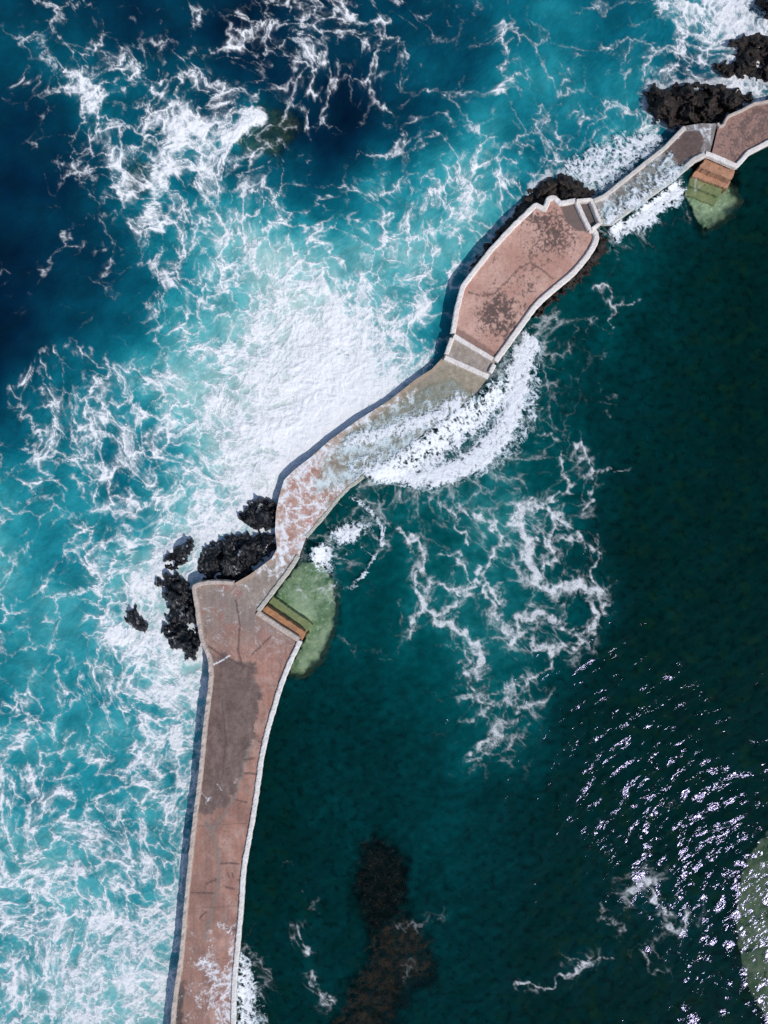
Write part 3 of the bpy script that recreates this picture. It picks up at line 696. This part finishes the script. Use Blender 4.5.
# ---- low walkway
low = empty('low_walkway', 'low curving walkway awash with white foam, between the promenade and the raised platform', 'walkway', 350, 450)
LOW = LOW_L + LOW_R[::-1]
make_deck('deck', LOW, low_z, paint_low, low); make_base('wall', LOW, low_z, low)
make_kerb('kerb', [(258,611),(276,587.5),(289,570.5),(298,556)], 4.6, .10, low_z, low, M_WASHED, sm=1, rough=.2, seed=2)
make_kerb('kerb', [(306,537),(324,516.5),(344,491),(364,476.5)], 3.4, .05, low_z, low, M_WASHED, sm=1, rough=.3, seed=4)
# ---- landing and platform
pl = empty('raised_platform', 'raised pink platform with white parapets and black lichen, middle of the quay', 'platform', 520, 280)
make_deck('deck', PLAT, Z_PLAT, paint_plat, pl); make_base('wall', PLAT, Z_PLAT, pl)
make_kerb('parapet', PLAT_SEA, 5.4, .20, Z_PLAT, pl, M_WHITE, sm=0, rough=.12, seed=1)
make_kerb('parapet', PLAT_LAG, 6.0, .20, Z_PLAT, pl, M_WHITE, sm=1, rough=.12, seed=2)
make_kerb('parapet', [(577,201.5),(583,215),(590,229)], 5.0, .26, Z_PLAT, pl, M_WHITE, sm=0, rough=.10, seed=6)
make_kerb('parapet', [(454,335.5),(493,359)], 5.0, .20, Z_PLAT, pl, M_WHITE, sm=0, rough=.10, seed=7)
ld = empty('landing', 'small grey landing between two white cross walls, at the foot of the raised platform', 'landing', 470, 355)
make_deck('deck', LAND, Z_LAND, paint_land, ld); make_base('wall', LAND, Z_LAND, ld)
make_kerb('cross_wall', [(445,357),(489,376.5)], 5.4, .22, Z_LAND, ld, M_WHITE, sm=0, seed=8)
make_kerb('side_wall', [(446.5,354),(452,338)], 4.6, .22, Z_LAND, ld, M_WHITE, sm=0, seed=9)
make_kerb('side_wall', [(490,372.5),(494.5,364.5)], 4.6, .22, Z_LAND, ld, M_WHITE, sm=0, seed=10)
bx = empty('threshold_pit', 'dark rectangular pit framed by white walls, between the raised platform and the causeway', 'pit', 588, 212)
make_deck('floor', BOX, .95, paint_box, bx); make_base('wall', BOX, .95, bx)
make_kerb('rim', [(577,200),(591.5,199)], 3.6, .42, .95, bx, M_WHITE, sm=0, seed=11)
make_kerb('rim', [(591.5,199),(600,221)], 4.2, .38, .95, bx, M_WHITE, sm=0, seed=12)
make_kerb('rim', [(592,228.5),(600.5,222.5)], 3.6, .38, .95, bx, M_WHITE, sm=0, seed=13)
# ---- causeway
ca = empty('causeway', 'straight narrow causeway between two pale kerbs, swept by foam', 'causeway', 650, 170)
make_deck('deck', CAUS, CAUSZ, paint_caus, ca); make_base('wall', CAUS, CAUSZ, ca)
M_CK = mat_simple('wet_white_kerb', (.66, .60, .55), (.55, .50, .45), (.40, .36, .33), 2.5, rough=.6)
make_kerb('kerb', [(594,200.5),(604.5,196),(625,179.5),(645,163.5),(665.7,147),(685,127)], 4.6, .16, CAUSZ, ca, M_CK, sm=0, seed=14)
make_kerb('kerb', [(600,221),(612,221.5),(640,201.5),(673,178),(695,159),(705,154)], 5.6, .16, CAUSZ, ca, M_CK, sm=0, seed=15)
# ---- terrace
te = empty('terrace', 'brown mottled terrace with a pale kerb, above the salmon steps', 'terrace', 750, 130)
make_deck('deck', TERR, Z_TERR, paint_terr, te); make_base('wall', TERR, Z_TERR, te)
make_kerb('kerb', [(706,153),(712,154.5),(737,165.5),(749,152),(768,142),(800,128),(860,105)], 5.0, .2, Z_TERR, te, M_WHITE, sm=0, seed=16)
make_kerb('kerb', [(718,123),(720,126),(724,125),(726,120),(729,115.5),(742,110),(755,103),(768,101),(800,95),(850,84)], 3.0, .2, Z_TERR, te, M_BEIGE, sm=0, seed=17)

# ---- steps: treads as slabs
def slab(name, quad, ztop, thick, parent, mat):
    q = resample(list(quad) + [quad[0]], 2.0)[:-1]; n = len(q); u = q[:, 0] + .8 * perlin(q[:, 0] / 3, q[:, 1] / 3, 5); v = q[:, 1] + .8 * perlin(q[:, 0] / 3, q[:, 1] / 3, 6)
    x, y, _ = W(u, v, ztop); c = np.array([x.mean(), y.mean()])
    rows = [np.stack([c[0] + (x - c[0]) * .985, c[1] + (y - c[1]) * .985, np.full(n, ztop)], 1), np.stack([x, y, np.full(n, ztop - .03)], 1), np.stack([x, y, np.full(n, ztop - thick)], 1)]
    co = np.vstack(rows); fs = [tuple(range(n)), tuple(range(2 * n, 3 * n))[::-1]]
    for r in range(2):
        for i in range(n): j = (i + 1) % n; fs.append((r * n + i, (r + 1) * n + i, (r + 1) * n + j, r * n + j))
    o = mesh_np(name, co, fs, mat, parent=parent, smooth=False)
    bm = bmesh.new(); bm.from_mesh(o.data); bmesh.ops.recalc_face_normals(bm, faces=bm.faces); bm.to_mesh(o.data); bm.free()
    return o
M_SALMON = mat_simple('salmon_tread', (.52, .27, .16), (.36, .19, .12), (.20, .12, .08), 1.6)
M_OLIVE = mat_simple('olive_tread', (.50, .42, .22), (.34, .34, .17), (.24, .22, .10), 1.4)
s1 = empty('harbour_steps', 'ochre steps in the notch beside the promenade, going down into pale green water', 'steps', 282, 624)
slab('tread', [(260.3,613),(266.4,605.6),(306,633),(301.5,641)], .64, 3.8, s1, M_ORANGE)
slab('tread', [(266.8,605.2),(273,597),(312.5,624.5),(306.3,632.7)], -.06, 2.8, s1, M_OLIVE)
s2 = empty('harbour_steps', 'salmon steps below the terrace kerb, beside the foamy causeway', 'steps', 712, 175)
slab('tread', [(705.5,158),(736,170),(731.5,180),(699,167)], .70, 3.2, s2, M_SALMON)
slab('tread', [(698.7,167.4),(731.2,180.4),(727.5,188.5),(691.5,175.5)], .14, 2.8, s2, M_SALMON)
slab('tread', [(691.2,175.9),(723.5,187.8),(719.5,196.5),(687.5,184.5)], -.12, 2.4, s2, M_OLIVE)
slab('tread', [(687.3,184.9),(719.2,196.9),(714.5,205.5),(684.5,194.5)], -.42, 2.0, s2, M_OLIVE)

# ---- heightfields over an outline: rocks and submerged slabs
def blocks(u, v, cell, seed):
    """broken-rock facets: every cell a tilted plane"""
    x, y = u / cell, v / cell; xi = np.floor(x).astype(int); yi = np.floor(y).astype(int); f1 = np.full(x.shape, 9.0); out = np.zeros(x.shape)
    for dx in (-1, 0, 1):
        for dy in (-1, 0, 1):
            cx, cy = xi + dx, yi + dy; h = _P[(_P[(cx + seed * 31) & 511] + cy) & 511]; h2 = _P[(h + 77) & 511]; h3 = _P[(h + 191) & 511]
            px, py = cx + .1 + .8 * h / 512, cy + .1 + .8 * h2 / 512; d = np.hypot(x - px, y - py); m = d < f1
            t = h3 / 512 * 6.283; out = np.where(m, h3 / 512 + .9 * ((x - px) * np.cos(t) + (y - py) * np.sin(t)), out); f1 = np.minimum(f1, d)
    return out

def mound(name, poly, zb, h, mat, label, cat, group=None, step=1.1, crag=.5, seed=0, flat=.5, deep=-3.0, foam=None, kind=None, power=.6, wob=5.0):
    P = np.array(poly, float); ext = 9; u0, v0 = P.min(0) - ext; u1, v1 = P.max(0) + ext
    gu, gv = np.meshgrid(np.arange(u0, u1, step), np.arange(v0, v1, step))
    sd = sdist(gu + wob * perlin(gu / 7, gv / 7, seed) + wob * .5 * perlin(gu / 3, gv / 3, seed + 1), gv + wob * perlin(gu / 7, gv / 7, seed + 2) + wob * .5 * perlin(gu / 3, gv / 3, seed + 3), poly)
    R = max(sd.max() * flat, 2.0); prof = np.clip((sd + .0) / R, 0, 1) ** power
    rn = ridge(gu, gv, 13, 5, seed + 10); bl = worley(gu / 15 + .4 * rn, gv / 11, seed + 4)
    z = zb + h * .6 * prof * (.75 + .25 * rn) + crag * .35 * (rn - .5) * prof + crag * .03 * fbm(gu / 2.4, gv / 2.4, 3, seed + 6) * np.clip(prof * 2, 0, 1)
    bx = gu + 3 * perlin(gu / 9, gv / 9, seed + 7); by = gv + 3 * perlin(gu / 9, gv / 9, seed + 8)
    z = z + crag * prof * (1.05 * blocks(bx, by, 17, seed) + .42 * blocks(bx, by, 8, seed + 1) + .07 * blocks(bx, by, 4, seed + 2) - .6)
    z = np.where(sd < 0, zb + (deep - zb) * np.clip(-sd / 6.0, 0, 1) ** .7, z)
    keep = sd > -8.5; idx = np.full(gu.shape, -1); idx[keep] = np.arange(keep.sum())
    a, b, c, d = idx[:-1, :-1], idx[:-1, 1:], idx[1:, 1:], idx[1:, :-1]
    m = (a >= 0) & (b >= 0) & (c >= 0) & (d >= 0)
    fa = np.stack([a[m], d[m], c[m], b[m]], 1)
    u, v, zz = gu[keep], gv[keep], z[keep]; x, y, _ = W(u, v, zz)
    ff = np.zeros(len(u)) if foam is None else foam(u, v)
    o = mesh_np(name, np.stack([x, y, zz], 1), fa, mat, {'foam': ff}, smooth=deep < -3.5)
    return tag(o, label, cat, group, kind)

GR = 'black basalt rocks along the seaward side of the quay'
ROCKS = [
 ('big flat-topped dark brown basalt rock beside the causeway', [(646,95),(650,85),(665,88),(685,83),(719,83),(735,88),(753,95),(752,101),(735,112),(719,121),(699,126),(672,127),(655,120),(647,107)], 1.7, M_ROCK, 201, None, 1.0),
 ('black rock cut by white surf, north of the terrace and its flat-topped neighbour', [(715,66),(732,62),(738,50),(728,42),(745,33),(775,34),(815,40),(815,84),(768,82),(745,76),(722,77)], 1.5, M_ROCK, 211, None, .9),
 ('small black rock tip in the top right corner, behind the surf', [(757,8),(752,-8),(775,-14),(800,-5),(800,20),(768,18)], 1.2, M_ROCK, 221, None, .9),
 ('black rock hugging the north-west corner of the raised platform', [(592,197),(592,189),(580,181),(569,173),(549,177),(534,186),(522,201),(508,219),(488,244),(468,270),(480,266),(520,228),(548,210),(575,206)], 1.3, M_ROCK, 231, None, .8),
 ('narrow dark rock ledge under the lagoon side of the raised platform', [(598,228),(607,235),(611,243),(606,256),(592,268),(576,286),(556,299),(540,316),(530,318),(548,298),(575,275),(592,248)], .9, M_ROCK, 241, None, .6),
 ('largest wet black rock, filling the notch above the promenade', [(198,568),(201,548),(214,541),(225,537),(249,533),(275,535),(277,551),(262,561),(250,572),(242,580),(218,583),(203,582)], 1.7, M_WETROCK, 251, None, .9),
 ('squarish black rock against the wall of the low walkway', [(238,521),(246,507),(259,498),(277,502),(277,529),(252,529)], 1.3, M_WETROCK, 261, None, .8),
 ('slim pointed black rock in the surf, apart from the promenade corner', [(162,561),(173,548),(190,538),(197,545),(190,556),(181,566),(168,571)], 1.0, M_WETROCK, 271, None, .6),
 ('jagged black rock touching the head of the promenade parapet', [(154,582),(171,572),(183,577),(194,590),(197,612),(198,624),(178,624),(166,619),(168,605),(163,592)], 1.5, M_WETROCK, 281, None, .8),
 ('ragged black rock at the bend of the promenade parapet, southmost of the cluster', [(161,626),(181,621),(199,628),(203,641),(198,655),(190,661),(183,653),(169,646),(161,634)], 1.1, M_WETROCK, 291, None, .8),
 ('small lone black rock in white surf, farthest from the quay', [(124,610),(134,606),(142,616),(149,626),(145,634),(134,629),(125,620)], .8, M_WETROCK, 301, None, .5)]
for i, (lab, poly, h, m, sd, fo, cr) in enumerate(ROCKS):
    fm = (lambda u, v, s=sd: .9 * ss(.70, .90, ridge(u, v, 9, 4, s + 40)) * ss(-.05, .25, fbm(u / 18, v / 18, 3, s + 44))) if m is M_WETROCK else None
    mound('sea_rock', poly, .10, h * .62, m, lab, 'rock', GR, crag=cr * .72, seed=sd, foam=fm)

mound('submerged_rock', [(358,842),(374,833),(398,842),(411,862),(410,900),(400,926),(376,932),(357,918),(353,880)], -.95, .75, M_SUBROCK,
      'black submerged rock under the lagoon beside a brown reef', 'rock', 'submerged rocks', crag=.12, wob=8, seed=311, deep=-4)
mound('submerged_reef', [(372,918),(395,912),(412,918),(428,936),(440,965),(432,988),(412,994),(402,1012),(392,1060),(336,1060),(328,1035),(350,985),(368,950)], -1.05, .6, M_REEF,
      'reddish brown submerged reef with dark weed, south of the black submerged rock', 'reef', crag=.12, wob=9, seed=321, deep=-4)
mound('submerged_rock', [(222,140),(238,118),(262,100),(290,102),(304,122),(300,150),(280,165),(245,160),(226,152)], -1.0, .75, M_GREENROCK,
      'olive green submerged rock with a wave breaking over it, in the open sea', 'rock', 'submerged rocks', crag=.2, seed=331, deep=-4)
mound('submerged_rock', [(120,178),(124,162),(138,156),(154,164),(158,180),(148,196),(134,200),(122,192)], -1.2, .5, M_GREENROCK,
      'round dim green submerged rock ringed by foam lace, in the open sea', 'rock', 'submerged rocks', crag=.15, seed=341, deep=-4)
FAN1 = [(273,597),(286,578),(300,562),(318,560),(333,578),(336,600),(334,622),(327,645),(318,662),(305,673),(295,677),(288,672),(302,642),(309,629)]
FAN2 = [(690,186),(715,198),(726,184),(734,190),(740,200),(732,213),(718,224),(704,230),(694,216),(685,200)]
mound('submerged_slab', FAN1, -.74, .35, M_SLAB, 'pale green fan-shaped submerged apron below the ochre steps', 'apron', 'submerged aprons', crag=.02, seed=351, deep=-4, power=.3, flat=.25, wob=2.0)
mound('submerged_slab', FAN2, -.8, .4, M_SLAB, 'green submerged apron below the salmon steps', 'apron', 'submerged aprons', crag=.05, seed=361, deep=-4, power=.3, flat=.4, wob=2.5)
SLAB3 = [(790,800),(768,828),(748,855),(737,885),(734,915),(738,950),(746,985),(760,1010),(790,1040),(860,1060),(900,900)]
mound('submerged_slab', SLAB3, -.75, .3, M_SLAB, 'large pale green submerged slab at the lower right edge, away from the quay', 'apron', 'submerged aprons', crag=.1, seed=371, deep=-4, power=.3, flat=.2, wob=1.5)

# --------------------------- sea bed and sea --------------------------------
def axis(a, b, step, far, g=1.22):
    mid = np.arange(a, b + step, step); lo = []; hi = []; d = step; x = a
    while x > -far: d *= g; x -= d; lo.append(x)
    d = step; x = mid[-1]
    while x < far: d *= g; x += d; hi.append(x)
    return np.array(lo[::-1] + list(mid) + hi)
def gridfaces(nv, nu):
    i = np.arange(nu * nv).reshape(nv, nu); return np.stack([i[:-1, :-1].ravel(), i[1:, :-1].ravel(), i[1:, 1:].ravel(), i[:-1, 1:].ravel()], 1)
gu, gv = np.meshgrid(axis(-60, 830, 5, 30000), axis(-60, 1085, 5, 30000))
zb = -3.4 + 1.2 * fbm(gu / 60, gv / 60, 4, 401) + .5 * fbm(gu / 16, gv / 16, 3, 402)
bed = mesh_np('sea_bed', np.stack([(gu - CU) * S, -(gv - CV) * S, zb], -1).reshape(-1, 3), gridfaces(*gu.shape), M_BED, {'foam': np.zeros(gu.size)})
tag(bed, kind='structure', label='dark weedy bottom under the lagoon')

gu, gv = np.meshgrid(axis(-40, 808, 1.0, 42000), axis(-40, 1064, 1.0, 42000)); gu = gu.astype(F32); gv = gv.astype(F32)
RK = [p for _, p, *_ in ROCKS]
foam, col, sea, D = sea_fields(gu, gv)
# churned ring round the rocks
near = np.full(gu.shape, 99., F32)
box = (gu > 90) & (gu < 820) & (gv > -30) & (gv < 700)
for k, p in enumerate(RK):
    if k == 4: continue
    near[box] = np.minimum(near[box], np.abs(sdist(gu[box], gv[box], p)))
nz = fbm(gu / 8, gv / 8, 3, 410)
foam = np.maximum(foam, sea * ss(8, 0, near + 9 * nz) * .55)
# clear shallow water over what lies just below
clear = np.full(gu.shape, .07, F32) * (1 - sea)
wob = 1.5 * perlin(gu / 9, gv / 9, 411)
def dome(poly, grow, soft, amt):
    b = (gu > min(p[0] for p in poly) - 60) & (gu < max(p[0] for p in poly) + 60) & (gv > min(p[1] for p in poly) - 60) & (gv < max(p[1] for p in poly) + 60)
    out = np.zeros(gu.shape, F32); out[b] = ss(-soft, soft, sdist(gu[b], gv[b], poly) + grow + wob[b] * (1 if soft < 4 else 4) + (0 if soft < 7 else 6 * perlin(gu[b] / 22, gv[b] / 22, 415))) * amt; return out
for poly, g, sft, amt in ((FAN1, 5, 5, .78), ([(258,613),(274,592),(318,622),(304,648)], 1, 1.5, .86), (FAN2, 3, 6, .74), ([(682,200),(689,176),(703,157),(739,168),(735,192),(722,214),(700,216)], 1, 4, .84), (SLAB3, 6, 7, .46),
    ([(358,842),(374,833),(398,842),(411,862),(410,900),(400,926),(376,932),(357,918),(353,880)], -1, 9, .85),
    ([(395,930),(412,925),(428,940),(440,965),(430,985),(410,990),(400,1010),(390,1050),(340,1050),(330,1035),(352,985),(375,950)], 3, 10, .68), ([(372,910),(408,912),(424,945),(395,975),(366,962)], 2, 8, .68),
    ([(225,140),(240,125),(262,106),(290,108),(300,125),(296,148),(280,160),(245,158)], 0, 9, .66), ([(122,178),(126,164),(138,158),(152,166),(156,180),(146,194),(134,198)], 0, 5, .42)):
    clear = np.maximum(clear, dome(poly, g, sft, amt))
# sea surface heights
rough_n = .42 * fbm(gu / 130, gv / 130, 2, 420) + .20 * fbm(gu / 48, gv / 48, 3, 421) + .07 * ridge(gu, gv, 18, 4, 422)
calm = .10 * fbm(gu / 90, gv / 90, 2, 430)
rx = gu * .79 - gv * .61; ry = gu * .61 + gv * .79
chop = .040 * perlin(rx / 30, ry / 13, 431) + .022 * perlin(rx / 15, ry / 6.5, 432)
z = sea * (.14 * ss(5.5, 8.5, D) * ridge(gu + 5 * perlin(gu / 14, gv / 14, 425), gv, 20, 4, 424) + rough_n + .10 * foam * ridge(gu, gv, 7, 3, 433)) + (1 - sea) * (calm + chop)
shel = ss(2, 26, np.abs(sdist(gu, gv, [(a, b) for a, b in PROM + []]))) if False else 1.0
z = z * np.clip(.35 + .65 * ss(0, 60, dist_line(gu, gv, DIVIDE)), 0, 1)
fade = ss(40000, 4000, np.maximum(np.abs(gu), np.abs(gv))); z = z * np.where(fade > 0, fade, 0)
seao = mesh_np('sea', np.stack([(gu - CU) * S, -(gv - CV) * S, z], -1).reshape(-1, 3), gridfaces(*gu.shape), M_SEA,
               {'foam': foam, 'seaward': sea, 'clear': clear}, {'water_tone': alb(col) * np.array([1.0, .96, .84])})
tag(seao, kind='structure', label='churned turquoise open sea and dark green lagoon')

# --------------------------- thrown foam -------------------------------------
def foam_sheet(name, poly, label, dens, z0, step=.72, seed=0, q=.5, thick=.25, film=None):
    P = np.array(poly, float); u0, v0 = P.min(0) - 3; u1, v1 = P.max(0) + 3
    U, V = np.meshgrid(np.arange(u0, u1, step), np.arange(v0, v1, step)); U = U.astype(F32); V = V.astype(F32)
    nse = fbm(U / 7, V / 7, 4, seed); sd = sdist(U + 6 * fbm(U / 16, V / 16, 3, seed + 4) + 4 * nse, V + 6 * fbm(U / 16, V / 16, 3, seed + 3) + 4 * fbm(U / 7, V / 7, 4, seed + 5), poly)
    R2 = ridge(U, V, 6, 4, seed + 15)
    cov = np.clip(dens(U, V) + .22 * nse, 0, 1.1) * (.62 + .38 * ss(-1, 9, sd))
    T, _ = threads(U, V, cov * 7.4, max(q, .6), seed + 9)
    veil = ss(.45, 1.05, cov + .9 * (R2 - .5)) * (.30 + .75 * R2)
    a = .93 * (1 - (1 - T) * (1 - np.clip(veil, 0, 1))) * ss(-.5, 1.5, sd)
    if film is not None: a = np.maximum(a, film(U, V) * (.7 + .6 * nse))
    body = ss(.40, 1.0, cov) * (.25 + .9 * R2) + .35 * T
    zz = z0(U, V) + thick * body * (.4 + .6 * ridge(U, V, 9, 3, seed + 20)) + .015 * fbm(U / 3, V / 3, 2, seed + 22)
    keep = a > .05; ii = np.full(U.shape, -1)
    k2 = keep.copy(); k2[1:] |= keep[:-1]; k2[:-1] |= keep[1:]; k2[:, 1:] |= k2[:, :-1]; ii[k2] = np.arange(k2.sum())
    A, B, Cc, Dd = ii[:-1, :-1], ii[1:, :-1], ii[1:, 1:], ii[:-1, 1:]; m = (A >= 0) & (B >= 0) & (Cc >= 0) & (Dd >= 0)
    fa = np.stack([A[m], B[m], Cc[m], Dd[m]], 1); zk = zz[k2]; x, y, _ = W(U[k2], V[k2], zk)
    o = mesh_np(name, np.stack([x, y, zk], 1), fa, M_FOAM, {'foam': a[k2], 'body': body[k2]})
    return tag(o, label, 'foam', 'foam thrown over the quay', 'stuff')

def z_over_low(u, v):
    sd = sdist(u, v, LOW); h = low_z(u, v) + .10
    return np.where(sd > 0, h, .16 + (h - .16) * ss(-26, -1, sd))
FANW = [(300,500),(322,462),(352,432),(392,408),(430,384),(452,378),(478,396),(489,380),(500,366),(512,346),(526,330),(538,336),(547,350),(545,375),(547,402),(538,434),(516,457),(491,474),(464,487),(437,495),(416,491),(397,487),(377,487),(365,476),(346,486)]
CORE = [(372,474),(395,474),(420,480),(448,474),(478,458),(500,438),(512,412),(516,385),(522,358),(530,338)]
def d_fan(u, v):
    d = dist_line(u, v, CORE); core = np.exp(-(d / 17) ** 2)
    outer = .52 * ss(36, 20, d)
    walk = ss(0, 8, sdist(u, v, LOW)) ; st = .74 * np.exp(-(dist_line(u, v, [(345,440),(375,436),(410,425),(440,415),(460,400)]) / 15) ** 2)
    inner = .70 * ss(-6, 2, -sdist(u, v, LOW)) * ss(30, 14, dist_line(u, v, [(395,462),(430,446),(465,420),(486,396)]))
    return np.maximum.reduce([core * .92, outer, st, inner, np.full(u.shape, .20)]) * ss(318, 345, u)
foam_sheet('wave_foam', FANW, 'wide fan of white foam spilling off the low walkway into the lagoon', d_fan, z_over_low, seed=501, q=.6, thick=.09, film=lambda u, v: .34 * ss(-2, 3, sdist(u, v, LOW)) * ss(-1, 4, sdist(u, v, FANW)) * ss(300, 345, u))
SPL = [(336,492),(352,494),(372,508),(386,527),(384,546),(371,570),(352,592),(338,590),(322,582),(304,574),(294,560),(300,540),(310,528),(322,512)]
def d_spl(u, v):
    c = np.exp(-((u - 322) / 14) ** 2 - ((v - 556) / 16) ** 2) + .95 * np.exp(-((u - 346) / 13) ** 2 - ((v - 534) / 11) ** 2) + .5 * np.exp(-((u - 365) / 14) ** 2 - ((v - 525) / 14) ** 2)
    rim = .55 * ss(5, 1, np.abs(sdist(u, v, SPL) - 2)) * ss(330, 360, u); return np.maximum(c, .22 + rim)
foam_sheet('wave_foam', SPL, 'splash of white foam beside the pale green apron', d_spl, z_over_low, seed=521, q=.6, thick=.12)
W3 = [(562,166),(575,154),(595,143),(620,133),(645,127),(660,134),(664,146),(648,159),(625,177),(604,193),(594,190),(580,182),(568,176)]
foam_sheet('wave_foam', W3, 'pale churned foam heaped against the seaward kerb of the causeway', lambda u, v: np.full(u.shape, .66) , lambda u, v: .22 + .35 * ss(14, 0, dist_line(u, v, [(604,196),(666,147)])), seed=541, q=.7, thick=.12)
W4 = [(606,228),(640,206),(672,182),(686,178),(687,196),(680,206),(664,218),(656,238),(645,246),(634,236),(625,238),(619,248),(610,240)]
foam_sheet('wave_foam', W4, 'white foam falling off the lagoon side of the causeway', lambda u, v: .84 - .4 * ss(10, 30, dist_line(u, v, [(612,223),(673,179)])) , lambda u, v: .16 + .45 * ss(10, 0, dist_line(u, v, [(612,223),(673,179)])), seed=561, q=.6, thick=.12)
WC = [(600,206),(625,184),(645,168),(668,148),(684,160),(690,168),(672,184),(640,207),(612,228),(603,220)]
foam_sheet('wave_foam', WC, 'thin white wash running across the causeway deck and its kerbs', lambda u, v: .50 + .25 * np.exp(-(dist_line(u, v, [(608,222),(640,202),(676,176)]) / 6) ** 2), lambda u, v: CAUSZ(u, v) + .20, seed=571, q=.6, thick=.04)
W5 = [(238,948),(246,952),(256,968),(264,990),(268,1012),(270,1060),(236,1060),(236,985)]
foam_sheet('wave_foam', W5, 'small white foam spill at the foot of the promenade kerb', lambda u, v: .8 - .35 * ss(8, 28, dist_line(u, v, [(236,940),(234,1060)])), lambda u, v: .15 + .5 * ss(8, 0, dist_line(u, v, [(238,945),(234,1060)])), seed=581, q=.6, thick=.12)

# --------------------------- light and camera --------------------------------
w = bpy.data.worlds.new('World'); bpy.context.scene.world = w; w.use_nodes = True; nt = w.node_tree; nt.nodes.clear()
sk = nt.nodes.new('ShaderNodeTexSky'); sk.sky_type = 'NISHITA'; sk.sun_disc = False; sk.sun_elevation = math.pi / 2 - SUN_ZEN
sk.sun_rotation = math.atan2(SX, SY); sk.altitude = 0; sk.dust_density = .6
bg = nt.nodes.new('ShaderNodeBackground'); bg.inputs[1].default_value = .125; ow = nt.nodes.new('ShaderNodeOutputWorld')
nt.links.new(sk.outputs[0], bg.inputs[0]); nt.links.new(bg.outputs[0], ow.inputs[0])
sl = bpy.data.lights.new('sun', 'SUN'); sl.energy = 3.05; sl.angle = math.radians(.53); sl.color = (1, .965, .92)
so = bpy.data.objects.new('sun', sl); C.objects.link(so)
dv = Vector((SX * math.sin(SUN_ZEN), SY * math.sin(SUN_ZEN), math.cos(SUN_ZEN))); so.rotation_euler = dv.to_track_quat('Z', 'Y').to_euler(); so.location = dv * 60
cd = bpy.data.cameras.new('camera'); cam = bpy.data.objects.new('camera', cd); C.objects.link(cam); cam.location = (0, 0, HCAM)
cd.sensor_fit = 'VERTICAL'; cd.sensor_height = 36; cd.sensor_width = 27; cd.lens = 36 * HCAM / (1024 * S); cd.clip_end = 8000; cd.clip_start = .5
sc = bpy.context.scene; sc.camera = cam; sc.render.engine = 'CYCLES'
sc.view_settings.view_transform = 'Standard'; sc.view_settings.look = 'None'; sc.view_settings.gamma = 1; sc.view_settings.exposure = 0
sc.cycles.max_bounces = 6; sc.cycles.transparent_max_bounces = 12; sc.cycles.caustics_reflective = False; sc.cycles.caustics_refractive = False
sc.cycles.use_denoising = False
